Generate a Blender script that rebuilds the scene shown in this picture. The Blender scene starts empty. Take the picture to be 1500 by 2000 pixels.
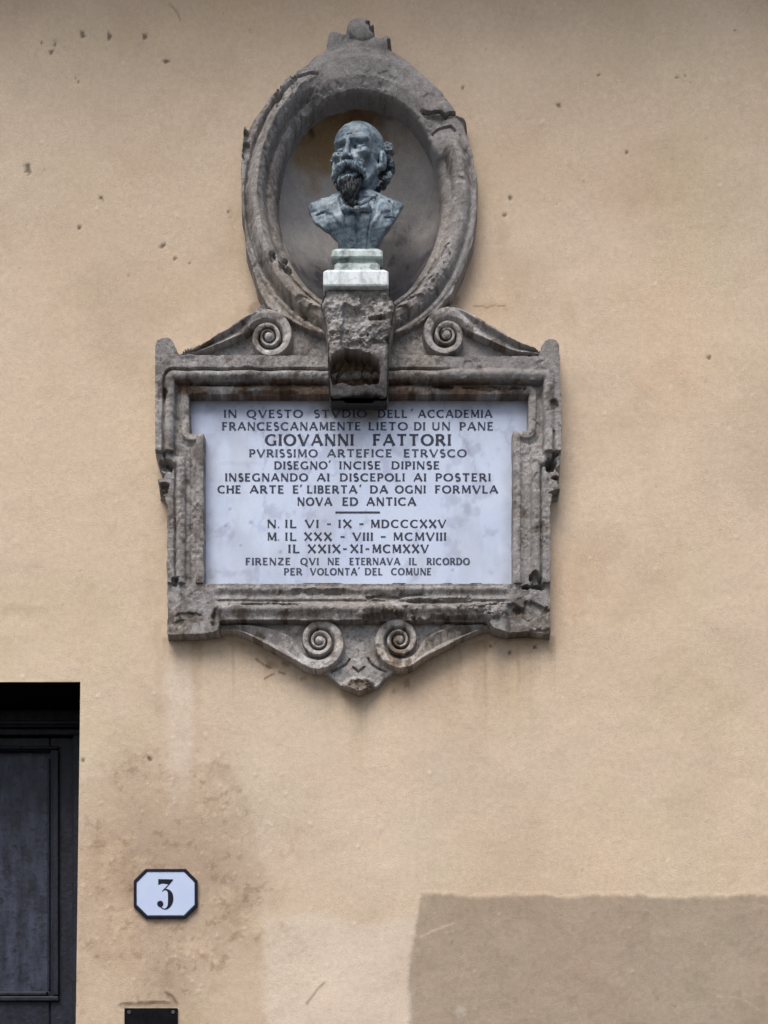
import bpy, bmesh, math, random
import numpy as np
random.seed(7)

# ------------------------------------------------------------------ camera, sky, sun
S = 0.0014            # metres of wall per pixel of the 1500x2000 photograph
D = 5.0               # camera to wall
ZC = 1.6              # eye height
Z0 = 3.4              # height on the wall at the middle of the picture
FOOT = 1000 + (Z0 - ZC) / S
scn = bpy.context.scene
COL = scn.collection

cam_d = bpy.data.cameras.new("camera")
cam = bpy.data.objects.new("camera", cam_d)
COL.objects.link(cam)
cam.location = (0, -D, ZC)
cam.rotation_euler = (math.radians(90), 0, 0)
cam_d.sensor_fit = 'AUTO'
cam_d.sensor_width = 36
cam_d.lens = 36 * D / (2000 * S)
cam_d.shift_y = (Z0 - ZC) / (2000 * S)
cam_d.clip_end = 500
scn.camera = cam

SUN_EL, SUN_AZ = math.radians(55), math.radians(-18)   # azimuth measured from the wall's normal, towards the left
w = bpy.data.worlds.new("World")
scn.world = w
w.use_nodes = True
nt = w.node_tree
sky = nt.nodes.new("ShaderNodeTexSky")
sky.sky_type = 'NISHITA'
sky.sun_disc = False
sky.sun_elevation = SUN_EL
sky.sun_rotation = math.radians(180) - SUN_AZ
sky.air_density = 1.0
sky.dust_density = 4.0
sky.ozone_density = 1.0
nt.links.new(sky.outputs[0], nt.nodes["Background"].inputs[0])
nt.nodes["Background"].inputs[1].default_value = 0.10

sd_ = bpy.data.lights.new("sun", 'SUN')
sd_.energy = 1.5
sd_.angle = math.radians(34)
sd_.color = (1.0, 0.955, 0.90)
sun = bpy.data.objects.new("sun", sd_)
COL.objects.link(sun)
# light travels from the sun towards the wall (+Y), downwards
sx, sy, sz = math.sin(SUN_AZ) * math.cos(SUN_EL), -math.cos(SUN_AZ) * math.cos(SUN_EL), math.sin(SUN_EL)
from mathutils import Vector
sun.rotation_euler = Vector((sx, sy, sz)).to_track_quat('Z', 'Y').to_euler()
sun.location = (sx * 20, sy * 20, sz * 20)

scn.view_settings.view_transform = 'Standard'
scn.view_settings.look = 'None'
scn.view_settings.gamma = 1
scn.view_settings.exposure = 0.72

# ------------------------------------------------------------------ helpers
def P(px, py, h):
    """point standing h metres in front of the wall that is seen at photo pixel (px, py)"""
    k = (D - h) / D
    return ((px - 750) * S * k, -h, ZC + (Z0 - (py - 1000) * S - ZC) * k)

def conv(pts, h, H):
    f = (D - h) / (D - H)
    return [(750 + (x - 750) * f, FOOT + (y - FOOT) * f) for x, y in pts]

def cy(y, h, H): return FOOT + (y - FOOT) * (D - h) / (D - H)
def cx(x, h, H): return 750 + (x - 750) * (D - h) / (D - H)

def tag(o, label=None, cat=None, group=None, kind=None):
    if label: o['label'] = label
    if cat: o['category'] = cat
    if group: o['group'] = group
    if kind: o['kind'] = kind
    return o

def empty(name, loc, label=None, cat=None):
    o = bpy.data.objects.new(name, None)
    COL.objects.link(o)
    o.location = loc
    o.empty_display_size = 0.1
    tag(o, label, cat)
    return o

def link(name, me, mat, parent=None):
    o = bpy.data.objects.new(name, me)
    COL.objects.link(o)
    if mat: me.materials.append(mat)
    if parent:
        o.parent = parent
        p = Vector((0, 0, 0)); q = parent
        while q:
            p += q.location; q = q.parent
        o.location = -p
    return o

def mesh_np(name, V, F, col=None, smooth=True, sharp=45):
    me = bpy.data.meshes.new(name)
    V = np.asarray(V, np.float32); F = np.asarray(F, np.int32)
    n = F.shape[1]
    me.vertices.add(len(V)); me.vertices.foreach_set("co", V.ravel())
    me.loops.add(F.size); me.loops.foreach_set("vertex_index", F.ravel())
    me.polygons.add(len(F))
    me.polygons.foreach_set("loop_start", np.arange(0, F.size, n, dtype=np.int32))
    me.polygons.foreach_set("loop_total", np.full(len(F), n, np.int32))
    me.polygons.foreach_set("use_smooth", np.full(len(F), smooth, bool))
    if col is not None:
        a = me.color_attributes.new("Col", 'FLOAT_COLOR', 'POINT')
        c = np.ones((len(V), 4), np.float32); c[:, :3] = col
        a.data.foreach_set("color", c.ravel())
    me.update(calc_edges=True); me.validate()
    if smooth and sharp: me.set_sharp_from_angle(angle=math.radians(sharp))
    return me

def sstep(a, b, x):
    t = np.clip((x - a) / (b - a), 0, 1)
    return t * t * (3 - 2 * t)

def vnoise(x, y, seed):
    r = np.random.RandomState(seed).rand(256, 256).astype(np.float32)
    xi = np.floor(x).astype(np.int64); yi = np.floor(y).astype(np.int64)
    fx = (x - xi).astype(np.float32); fy = (y - yi).astype(np.float32)
    fx = fx * fx * (3 - 2 * fx); fy = fy * fy * (3 - 2 * fy)
    a = r[xi & 255, yi & 255]; b = r[(xi + 1) & 255, yi & 255]
    c = r[xi & 255, (yi + 1) & 255]; d = r[(xi + 1) & 255, (yi + 1) & 255]
    return (a * (1 - fx) + b * fx) * (1 - fy) + (c * (1 - fx) + d * fx) * fy

def fbm(x, y, sc, seed, octv=4, gain=0.5, sy=1.0):
    """about -1..1"""
    t = 0; amp = 1; tot = 0
    for i in range(octv):
        t = t + amp * (vnoise(x / sc * 2 ** i + 17.3 * i, y / (sc * sy) * 2 ** i + 5.1 * i, seed + i) * 2 - 1)
        tot += amp; amp *= gain
    return t / tot * 1.5

def sdpoly(X, Y, pts):
    """signed distance, positive inside"""
    pts = np.asarray(pts, np.float32)
    d2 = np.full(X.shape, 1e12, np.float32)
    ins = np.zeros(X.shape, bool)
    n = len(pts)
    for i in range(n):
        a = pts[i]; b = pts[(i + 1) % n]
        e = b - a
        L = float(e @ e)
        if L < 1e-9: continue
        t = np.clip(((X - a[0]) * e[0] + (Y - a[1]) * e[1]) / L, 0, 1)
        dx = X - a[0] - t * e[0]; dy = Y - a[1] - t * e[1]
        d2 = np.minimum(d2, dx * dx + dy * dy)
        if a[1] != b[1]:
            c = ((a[1] > Y) != (b[1] > Y)) & (X < e[0] * (Y - a[1]) / e[1] + a[0])
            ins ^= c
    d = np.sqrt(d2)
    return np.where(ins, d, -d)

def dline(X, Y, pts):
    d2 = np.full(X.shape, 1e12, np.float32)
    for (ax, ay), (bx, by) in zip(pts[:-1], pts[1:]):
        ex, ey = bx - ax, by - ay
        t = np.clip(((X - ax) * ex + (Y - ay) * ey) / (ex * ex + ey * ey + 1e-9), 0, 1)
        d2 = np.minimum(d2, (X - ax - t * ex) ** 2 + (Y - ay - t * ey) ** 2)
    return np.sqrt(d2)

def spline(pts, n=8, closed=False):
    out = []
    N = len(pts)
    for i in range(N if closed else N - 1):
        g = (lambda k: pts[k % N]) if closed else (lambda k: pts[min(max(k, 0), N - 1)])
        p0, p1, p2, p3 = g(i - 1), g(i), g(i + 1), g(i + 2)
        for j in range(n):
            t = j / n
            out.append(tuple(0.5 * (2 * p1[k] + (p2[k] - p0[k]) * t + (2 * p0[k] - 5 * p1[k] + 4 * p2[k] - p3[k]) * t * t
                                    + (3 * p1[k] - p0[k] - 3 * p2[k] + p3[k]) * t ** 3) for k in (0, 1)))
    if not closed: out.append(tuple(pts[-1]))
    return out

def relief(name, mat, parent, box, step, H, fn, sharp=45, floor=-0.012):
    """carved slab: a height above the wall for each point of a fine grid"""
    x0, y0, x1, y1 = box
    xs = np.arange(x0, x1 + step, step, dtype=np.float32)
    ys = np.arange(y0, y1 + step, step, dtype=np.float32)
    X, Y = np.meshgrid(xs, ys)
    h, col = fn(X, Y)
    k = (D - H) / D
    V = np.stack([(X - 750) * S * k, -h, ZC + (Z0 - (Y - 1000) * S - ZC) * k], -1).reshape(-1, 3)
    ny, nx = X.shape
    idx = np.arange(nx * ny).reshape(ny, nx)
    q = np.stack([idx[1:, :-1], idx[1:, 1:], idx[:-1, 1:], idx[:-1, :-1]], -1).reshape(-1, 4)
    keep = h.reshape(-1)[q].max(1) > floor
    q = q[keep]
    used = np.unique(q)
    rem = np.full(nx * ny, -1, np.int64); rem[used] = np.arange(len(used))
    me = mesh_np(name, V[used], rem[q], col.reshape(-1, 3)[used], True, sharp)
    return link(name, me, mat, parent)

def bev_box(name, mat, parent, lo, hi, bev=0.003, seg=2, rough=0.0):
    bm = bmesh.new()
    bmesh.ops.create_cube(bm, size=1)
    for v in bm.verts:
        v.co = Vector([lo[i] + (v.co[i] + 0.5) * (hi[i] - lo[i]) for i in range(3)])
    if bev > 0:
        bmesh.ops.bevel(bm, geom=list(bm.edges), offset=bev, segments=seg, affect='EDGES', profile=0.5)
    me = bpy.data.meshes.new(name); bm.to_mesh(me); bm.free()
    return link(name, me, mat, parent)

def join_boxes(name, mat, parent, boxes, bev=0.003):
    bm = bmesh.new()
    for lo, hi in boxes:
        r = bmesh.ops.create_cube(bm, size=1)
        for v in r['verts']:
            v.co = Vector([lo[i] + (v.co[i] + 0.5) * (hi[i] - lo[i]) for i in range(3)])
        es = list({e for v in r['verts'] for e in v.link_edges})
        if bev > 0: bmesh.ops.bevel(bm, geom=es, offset=bev, segments=2, affect='EDGES', profile=0.5)
    me = bpy.data.meshes.new(name); bm.to_mesh(me); bm.free()
    return link(name, me, mat, parent)

# ------------------------------------------------------------------ materials
def newmat(name):
    m = bpy.data.materials.new(name); m.use_nodes = True
    return m, m.node_tree, m.node_tree.nodes["Principled BSDF"]

def mat_attr(name, rough=0.9, fine=500, amt=0.35, bump=0.4, bdist=0.002, spec=0.25, mid=60, speck=0.0):
    """base colour from the mesh's own stain map, broken up by fine grain"""
    m, t, b = newmat(name)
    at = t.nodes.new("ShaderNodeAttribute"); at.attribute_name = "Col"
    tc = t.nodes.new("ShaderNodeTexCoord")
    n1 = t.nodes.new("ShaderNodeTexNoise"); n1.inputs["Scale"].default_value = fine; n1.inputs["Detail"].default_value = 5
    n2 = t.nodes.new("ShaderNodeTexNoise"); n2.inputs["Scale"].default_value = mid; n2.inputs["Detail"].default_value = 6
    n2.inputs["Roughness"].default_value = 0.65
    for n in (n1, n2): t.links.new(tc.outputs["Object"], n.inputs["Vector"])
    r1 = t.nodes.new("ShaderNodeMapRange"); r1.inputs[1].default_value = 0.3; r1.inputs[2].default_value = 0.7
    r1.inputs[3].default_value = 1 - amt; r1.inputs[4].default_value = 1 + amt
    t.links.new(n1.outputs[0], r1.inputs[0])
    r2 = t.nodes.new("ShaderNodeMapRange"); r2.inputs[1].default_value = 0.3; r2.inputs[2].default_value = 0.7
    r2.inputs[3].default_value = 1 - amt * .8; r2.inputs[4].default_value = 1 + amt * .8
    t.links.new(n2.outputs[0], r2.inputs[0])
    mu = t.nodes.new("ShaderNodeMath"); mu.operation = 'MULTIPLY'
    t.links.new(r1.outputs[0], mu.inputs[0]); t.links.new(r2.outputs[0], mu.inputs[1])
    vm = t.nodes.new("ShaderNodeVectorMath"); vm.operation = 'SCALE'
    t.links.new(at.outputs["Color"], vm.inputs[0]); t.links.new(mu.outputs[0], vm.inputs["Scale"])
    t.links.new(vm.outputs[0], b.inputs["Base Color"])
    b.inputs["Roughness"].default_value = rough
    b.inputs["Specular IOR Level"].default_value = spec
    bp = t.nodes.new("ShaderNodeBump"); bp.inputs["Strength"].default_value = bump; bp.inputs["Distance"].default_value = bdist
    ad = t.nodes.new("ShaderNodeMath"); ad.operation = 'ADD'
    t.links.new(n1.outputs[0], ad.inputs[0]); t.links.new(n2.outputs[0], ad.inputs[1])
    t.links.new(ad.outputs[0], bp.inputs["Height"]); t.links.new(bp.outputs[0], b.inputs["Normal"])
    return m

def mat_noise(name, c1, c2, scale, rough=0.6, lo=0.35, hi=0.65, bump=0.2, bdist=0.002, metal=0.0, spec=0.5, detail=6, stretch=None, c3=None, sc3=200):
    m, t, b = newmat(name)
    tc = t.nodes.new("ShaderNodeTexCoord")
    n = t.nodes.new("ShaderNodeTexNoise"); n.inputs["Scale"].default_value = scale; n.inputs["Detail"].default_value = detail
    n.inputs["Roughness"].default_value = 0.62
    src = tc.outputs["Object"]
    if stretch:
        mp = t.nodes.new("ShaderNodeMapping"); mp.inputs["Scale"].default_value = stretch
        t.links.new(src, mp.inputs["Vector"]); src = mp.outputs[0]
    t.links.new(src, n.inputs["Vector"])
    cr = t.nodes.new("ShaderNodeValToRGB")
    cr.color_ramp.elements[0].position = lo; cr.color_ramp.elements[0].color = (*c1, 1)
    cr.color_ramp.elements[1].position = hi; cr.color_ramp.elements[1].color = (*c2, 1)
    t.links.new(n.outputs[0], cr.inputs[0])
    out = cr.outputs[0]
    n2 = t.nodes.new("ShaderNodeTexNoise"); n2.inputs["Scale"].default_value = sc3; n2.inputs["Detail"].default_value = 4
    t.links.new(tc.outputs["Object"], n2.inputs["Vector"])
    if c3:
        mr = t.nodes.new("ShaderNodeMapRange"); mr.inputs[1].default_value = 0.55; mr.inputs[2].default_value = 0.72
        t.links.new(n2.outputs[0], mr.inputs[0])
        mx = t.nodes.new("ShaderNodeMixRGB"); mx.inputs[2].default_value = (*c3, 1)
        t.links.new(mr.outputs[0], mx.inputs[0]); t.links.new(out, mx.inputs[1]); out = mx.outputs[0]
    t.links.new(out, b.inputs["Base Color"])
    b.inputs["Roughness"].default_value = rough; b.inputs["Metallic"].default_value = metal
    b.inputs["Specular IOR Level"].default_value = spec
    bp = t.nodes.new("ShaderNodeBump"); bp.inputs["Strength"].default_value = bump; bp.inputs["Distance"].default_value = bdist
    ad = t.nodes.new("ShaderNodeMath"); ad.operation = 'ADD'
    t.links.new(n.outputs[0], ad.inputs[0]); t.links.new(n2.outputs[0], ad.inputs[1])
    t.links.new(ad.outputs[0], bp.inputs["Height"]); t.links.new(bp.outputs[0], b.inputs["Normal"])
    return m

M_WALL = mat_attr("plaster", 0.92, 420, 0.10, 0.45, 0.0025, 0.2, 70)
M_STONE = mat_attr("weathered_sandstone", 0.93, 380, 0.20, 0.6, 0.004, 0.2, 95)
M_NICHE = mat_attr("niche_render", 0.92, 300, 0.14, 0.4, 0.002, 0.2, 60)
M_MARBLE = mat_attr("veined_marble", 0.55, 300, 0.03, 0.1, 0.001, 0.35, 40)
M_BRONZE = mat_noise("bronze_patina", (0.05, 0.08, 0.115), (0.33, 0.415, 0.475), 30, 0.5, 0.36, 0.72, 0.35, 0.003, 0.0, 0.5, c3=(0.05, 0.065, 0.085), sc3=95)
M_BRONZE_DARK = mat_noise("dark_bronze", (0.003, 0.005, 0.009), (0.014, 0.021, 0.032), 60, 0.6, 0.4, 0.75, 0.5, 0.003, 0.0, 0.4)
M_BRONZE_HAIR = mat_noise("bronze_hair", (0.05, 0.07, 0.09), (0.20, 0.24, 0.27), 50, 0.6, 0.4, 0.65, 0.5, 0.003, 0.0, 0.4)
M_PLINTH = mat_noise("pale_marble_plinth", (0.34, 0.41, 0.41), (0.66, 0.72, 0.76), 34, 0.6, 0.33, 0.54, 0.25, 0.001, stretch=(1.6, 1.6, .7), c3=(0.40, 0.45, 0.44), sc3=120)
M_SOCLE = mat_noise("green_stained_marble", (0.10, 0.14, 0.135), (0.50, 0.58, 0.57), 40, 0.6, 0.36, 0.6, 0.2, 0.001)
M_INK = mat_noise("letter_paint", (0.007, 0.010, 0.028), (0.020, 0.027, 0.058), 60, 0.7, 0.35, 0.65, 0.05)
M_INK_WORN = mat_noise("worn_letter_paint", (0.013, 0.018, 0.042), (0.070, 0.085, 0.135), 75, 0.75, 0.38, 0.66, 0.05)
M_ENAMEL = mat_noise("white_enamel", (0.44, 0.53, 0.73), (0.49, 0.575, 0.76), 12, 0.3, 0.35, 0.65, 0.02)
M_NAVY = mat_noise("navy_enamel", (0.003, 0.004, 0.014), (0.006, 0.008, 0.022), 30, 0.4, 0.3, 0.7, 0.03, spec=0.2)
M_DOOR = mat_noise("dark_painted_wood", (0.003, 0.004, 0.010), (0.014, 0.017, 0.034), 20, 0.5, 0.36, 0.66, 0.5, 0.003, spec=0.3, stretch=(2.2, 2.2, 0.5), c3=(0.006, 0.006, 0.010), sc3=70)
M_DOORP = mat_noise("worn_painted_panel", (0.008, 0.010, 0.020), (0.046, 0.055, 0.092), 14, 0.45, 0.34, 0.66, 0.5, 0.003, spec=0.3, stretch=(2.4, 2.4, 0.7), c3=(0.010, 0.010, 0.016), sc3=60)
M_BLACK = mat_noise("black_metal", (0.002, 0.002, 0.004), (0.006, 0.006, 0.009), 40, 0.7, 0.4, 0.7, 0.2, spec=0.1)
M_SCREW = mat_noise("dull_screw", (0.05, 0.05, 0.055), (0.12, 0.12, 0.12), 150, 0.5, 0.4, 0.7, 0.1, metal=0.6)
M_PAVE = mat_noise("paving_stone", (0.05, 0.048, 0.045), (0.085, 0.08, 0.075), 3, 0.85)
M_SHADE_EAVE = mat_noise("shade_eave_wood", (0.05, 0.035, 0.022), (0.11, 0.08, 0.055), 6, 0.8, stretch=(6, 1, 1))

# ------------------------------------------------------------------ setting: ground
bm = bmesh.new()
bmesh.ops.create_grid(bm, x_segments=2, y_segments=2, size=150)
me = bpy.data.meshes.new("ground"); bm.to_mesh(me); bm.free()
tag(link("ground", me, M_PAVE), kind="structure")

# ------------------------------------------------------------------ the building: wall, door, added overhang
house = empty("building", (0, 0, 0), "ochre plastered building front with a dark panelled door and patched plaster", "building")

NICHE = (701, 377, 164, 210)          # centre and radii of the oval recess, photo pixels

def wall_mesh():
    xs = np.concatenate([[-4300, -2500, -1200, -600, -300, -120], np.arange(-60, 157, 3), [157], np.arange(160, 1561, 3), [1700, 2100, 2800, 4000, 5800]]).astype(np.float32)
    ys = np.concatenate([[-1700, -1100, -700, -400, -200, -100], np.arange(-60, 1332, 3), [1332], np.arange(1335, 2061, 3), [2150, 2300, 2600, 3000, 3428.6]]).astype(np.float32)
    X, Y = np.meshgrid(xs, ys)
    n = lambda sc, seed, o=4, g=.5, sy=1.: fbm(X, Y, sc, seed, o, g, sy)
    # --- colour of the plaster and its stains
    base = np.array([0.58, 0.468, 0.352], np.float32)
    col = np.ones(X.shape + (3,), np.float32) * base
    def mul(mask, rgb):
        nonlocal col
        col = col * (1 + mask[..., None] * (np.array(rgb, np.float32) - 1))
    big = n(420, 3, 4); mid = n(150, 11, 5, .55)
    mul(np.clip(big * .5 + .5, 0, 1), (0.95, 0.965, 0.98))
    mul(np.clip(n(300, 21, 4), 0, 1), (0.96, 0.935, 0.92))
    mul(np.clip(mid, 0, 1), (0.935, 0.93, 0.92))
    mul(np.clip(n(190, 15, 3), 0, 1), (1.02, .985, .965)); mul(np.clip(n(170, 19, 3), 0, 1), (.985, 1.005, .96))
    mul(sstep(.0, .8, n(240, 25, 5, .6, .8)), (.925, .92, .915)); mul(sstep(.05, .7, n(120, 27, 5, .62)), (1.035, 1.035, 1.03)); mul(sstep(.2, .7, n(55, 29, 5, .65)), (.965, .96, .95))
    mul(np.clip(n(230, 31, 4, .5, 2.2), 0, 1), (1.04, 1.045, 1.06))
    # blotched area round the house number
    reg = sstep(0, 1, 1.15 - np.hypot((X - 335) / 260, (Y - 1720) / 330) + n(120, 41, 4) * .35)
    mul(reg, (0.80, 0.775, 0.765))
    rx_ = sstep(-12, 10, sdpoly(X + n(50, 43, 5, .6) * 26, Y + n(50, 45, 5, .6) * 26, [(150, 1520), (290, 1500), (430, 1490), (505, 1600), (520, 1760), (512, 2100), (100, 2100)]))
    mul(rx_, (.92, .905, .89))
    fl = sstep(.0, .6, n(52, 47, 6, .72)) * sstep(0, .5, reg)
    mul(fl, (0.86, 0.835, 0.81))
    fl2 = sstep(.10, .55, n(44, 53, 6, .72)) * sstep(0, .5, reg)
    mul(fl2, (1.13, 1.13, 1.12))
    fl3 = sstep(.32, .62, n(22, 59, 5, .7)) * sstep(0, .4, reg)
    mul(fl3, (0.80, 0.76, 0.72))
    # pale run of limewash under the left corner of the frame
    st = sstep(34, 14, np.abs(X - 350 - n(160, 61, 3) * 8)) * sstep(1255, 1330, Y) * sstep(1730, 1480, Y)
    mul(st * (.75 + .25 * n(40, 63, 4)), (1.085, 1.13, 1.21))
    # pale re-plastered patch and broad pale field below the frame
    pp = sdpoly(X + n(60, 67, 4) * 14, Y + n(60, 71, 4) * 12, [(515, 1800), (600, 1780), (700, 1800), (812, 1790), (800, 2300), (520, 2300)])
    mul(sstep(-9, 9, pp), (1.05, 1.09, 1.16))
    pf = sstep(0, .9, 1.1 - np.hypot((X - 700) / 420, (Y - 1560) / 260) + n(150, 73, 4) * .3)
    mul(pf, (0.99, 1.025, 1.06))
    # grey-brown repaired rectangle, lower right
    gp = sdpoly(X + n(40, 79, 5) * 3.5, Y + n(50, 83, 5) * 4, [(822, 1746), (1200, 1750), (2000, 1752), (2000, 2400), (786, 2400), (797, 1960), (803, 1850)])
    gm = sstep(-7, 6, gp + n(14, 88, 4, .6) * 4)
    mul(gm, (0.63, 0.63, 0.64))
    mul(gm * sstep(-.1, .5, n(70, 91, 5, .6, .6)), (1.06, 1.06, 1.05)); mul(gm * sstep(.2, .5, n(16, 92, 4, .6)), (.93, .93, .93))
    mul(gm * np.clip(n(200, 89, 4), 0, 1), (0.92, 0.92, 0.92))
    mul(sstep(-7, 0, gp) * sstep(4, 0, gp) * sstep(-.1, .4, n(40, 90, 3)), (1.09, 1.09, 1.08))
    # scratches on it
    for pl, wd, f in (([(822, 1829), (850, 1816), (886, 1803)], 2.0, 1.30), ([(868, 1822), (886, 1818)], 1.8, 1.2), ([(1400, 1945), (1450, 1950), (1482, 1972)], 1.0, 1.15),
                      ([(600, 1960), (622, 1930), (634, 1920)], 2.0, .6)):
        mul(sstep(wd + 1.2, wd * .4, dline(X, Y, pl) + n(12, 97, 2) * 1.2), (f,) * 3)
    mul(sstep(14, 6, np.hypot(X - 901, (Y - 1975)) + n(18, 101, 3) * 6), (1.15, 1.25, 1.32))
    # soot washed down below the frame and apron
    low = np.interp(X, [300, 322, 430, 520, 640, 700, 760, 880, 980, 1080, 1100], [1240, 1243, 1240, 1262, 1325, 1357, 1325, 1262, 1238, 1240, 1240])
    dd = Y - low
    run = sstep(0, 5, dd) * np.exp(-np.clip(dd, 0, 1e4) / (26 + 60 * np.clip(n(26, 107, 4, .6, 40), 0, 1))) * ((X > 318) & (X < 1085))
    mul(run * (.55 + .45 * np.clip(n(14, 109, 3) + .3, 0, 1)), (0.60, 0.55, 0.47))
    for xx, l, wd, f in ((456, 150, 5, .86), (1012, 150, 5, .88), (948, 260, 5, .93), (1075, 70, 9, .9), (520, 120, 7, .92), (900, 100, 4, .9), (376, 110, 9, .95), (1002, 300, 10, 1.04), (640, 150, 8, .94)):
        mul(sstep(wd, wd * .3, np.abs(X - xx + n(60, 111, 3) * 3)) * sstep(0, 20, dd) * sstep(l, l * .3, dd), (f, f * .985, f * .96))
    for cx_, cy_, r in ((525, 1300, 16), (560, 1298, 9), (590, 1325, 12), (770, 1350, 12), (840, 1290, 10), (790, 1335, 14)):
        mul(sstep(r, r * .3, np.hypot(X - cx_, (Y - cy_) * 1.4) + n(14, 113, 4, .6) * 10), (0.66, 0.60, 0.52))
    for pl in ([(500, 1287), (515, 1298), (530, 1305)], [(517, 1325), (534, 1316)], [(545, 1312), (556, 1316)]):
        mul(sstep(3.0, 1.0, dline(X, Y, pl)), (0.5, 0.42, 0.34))
    # smudges beside the oval and frame
    for cx_, cy_, rx, ry, f in ((980, 455, 22, 60, .90), (950, 600, 40, 22, .90), (1010, 560, 36, 60, .95), (470, 620, 40, 25, .86), (455, 440, 16, 60, .93), (500, 600, 14, 22, .7), (890, 585, 18, 20, .62),
                                (310, 1290, 14, 120, .93), (290, 1160, 24, 130, .95), (1130, 1150, 20, 120, .95), (1240, 380, 90, 50, .955), (260, 330, 70, 60, .96), (30, 1190, 60, 20, .9), (340, 560, 60, 60, 1.03), (1300, 640, 200, 120, 1.03), (1110, 640, 26, 60, .93)):
        mul(sstep(0, .8, 1 - np.hypot((X - cx_) / rx, (Y - cy_) / ry) + n(30, 127, 4) * .5), (f, f * .985, f * .965))
    # hair cracks
    for pl in ([(925, 598), (938, 596), (952, 600), (966, 595), (986, 598)], [(330, 5), (345, 22), (352, 38)]):
        mul(sstep(2.2, .6, dline(X, Y, pl)), (0.62, 0.55, 0.48))
    # pits and dark flecks
    h = n(500, 131, 3) * .0035 + n(170, 133, 3) * .0007 + n(90, 137, 4) * .0009 + n(20, 139, 3) * .0004
    h = h + gm * .0022 - st * .0002 + sstep(-16, 16, pp) * .0005 - fl * .0006 + fl2 * .0007
    pits = [(55, 330, 5.5, 8), (160, 68, 4, 8), (213, 72, 4, 8), (283, 72, 4, 5), (100, 103, 4.5, 4.5), (107, 86, 3, 6), (82, 83, 3, 4), (197, 386, 3.5, 3.5), (292, 1481, 4, 4.5), (153, 160, 3, 3.5), (325, 118, 4, 4),
            (1090, 206, 5, 3), (986, 420, 3.5, 4), (997, 387, 3, 4), (1168, 148, 3, 3), (1435, 60, 3.5, 2.5), (1322, 152, 3.5, 2.5), (1338, 149, 3, 2), (1224, 299, 3, 5), (1139, 355, 2, 2),
            (318, 479, 4, 4), (341, 505, 3, 3.5), (369, 514, 2.6, 3), (155, 445, 3, 4), (445, 412, 3, 3), (487, 57, 2, 2.5), (904, 172, 2.5, 3), (957, 1262, 4, 4), (1045, 1263, 3, 3), (995, 1275, 3, 3), (165, 1485, 3, 4), (1384, 700, 4, 3)]
    pn = n(7, 167, 2)
    rp = random.Random(3)
    for i in range(90):
        pits.append((rp.uniform(-40, 1540), rp.uniform(-40, 2040), rp.uniform(.9, 1.7), rp.uniform(.9, 1.9)))
    for a, b_, rx, ry in pits:
        m_ = (np.abs(X - a) < 14) & (np.abs(Y - b_) < 18)
        if not m_.any(): continue
        q = np.hypot((X[m_] - a) / rx, (Y[m_] - b_) / ry) * (1 + .55 * pn[m_])
        k = sstep(1.35, .5, q)
        strong = .34 if rx > 2.4 else .72
        col[m_] *= (1 - k * (1 - strong))[:, None]
        h[m_] -= k * (.0026 if rx > 2.4 else .0012)
    # grains of lime standing proud
    for i in range(300):
        if i % 2: a, b_ = rp.uniform(-40, 1540), rp.uniform(-40, 2040)
        else: a, b_ = rp.gauss(340, 130), rp.gauss(1720, 160)
        r = rp.uniform(1.6, 3.8)
        m_ = (np.abs(X - a) < 12) & (np.abs(Y - b_) < 12)
        if not m_.any(): continue
        k = sstep(1.3, .3, np.hypot((X[m_] - a), (Y[m_] - b_) * rp.uniform(.6, 1)) / r)
        col[m_] *= (1 + k * .16)[:, None]
        h[m_] += k * .0016
    # broken edge of plaster above the metal plate
    ch = sdpoly(X + n(10, 149, 3) * 3, Y + n(10, 151, 3) * 2.5, [(236, 1960), (330, 1957), (324, 1938), (336, 1944), (346, 1958), (350, 1972), (236, 1972)])
    mul(sstep(-1, 3, ch), (0.80, 0.78, 0.76)); h = h - sstep(-1, 3, ch) * .003
    mul(sstep(3, 1, dline(X, Y, [(240, 1959), (300, 1957), (322, 1956)]) + n(12, 157, 3) * 2), (0.6, 0.55, 0.5))
    mul(sstep(3, 1, dline(X, Y, [(322, 1937), (337, 1945), (347, 1960)])), (0.55, 0.5, 0.46))
    # the door jamb leans a little
    Xs = X + np.where(Y > 1332, (Y - 1332) / 668 * -9.0, 0) * np.exp(-((X - 157) / 90.) ** 2)
    edge = (Y <= -200) | (Y >= 2150) | (X <= -200) | (X >= 1700)
    h = np.where(edge, 0, h)
    h = np.where((np.abs(X - 157) < 3) & (Y > 1325) | (np.abs(Y - 1332) < 3) & (X < 160), 0, h)
    V = np.stack([(Xs - 750) * S, -h, Z0 - (Y - 1000) * S], -1).reshape(-1, 3)
    ny, nx = X.shape
    idx = np.arange(nx * ny).reshape(ny, nx)
    q = np.stack([idx[1:, :-1], idx[1:, 1:], idx[:-1, 1:], idx[:-1, :-1]], -1).reshape(-1, 4)
    cxm = ((X[:-1, :-1] + X[1:, 1:]) / 2).reshape(-1); cym = ((Y[:-1, :-1] + Y[1:, 1:]) / 2).reshape(-1)
    hole = (cxm < 157) & (cxm > -600) & (cym > 1332)
    oval = np.hypot((cxm - NICHE[0]) / (NICHE[2] + 22), (cym - NICHE[1]) / (NICHE[3] + 24)) < 1
    return mesh_np("wall", V, q[~(hole | oval)], col.reshape(-1, 3), True, None)
link("wall", wall_mesh(), M_WALL, house)

# unseen overhang, added to shade the upper wall
eb = []
join_boxes("shade_eave", M_SHADE_EAVE, house, [((-5, -0.62, 5.40), (5, 0.0, 5.52))] + [((-5 + i * .42, -0.58, 5.26), (-4.91 + i * .42, -0.002, 5.397)) for i in range(24)], 0.006)

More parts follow.
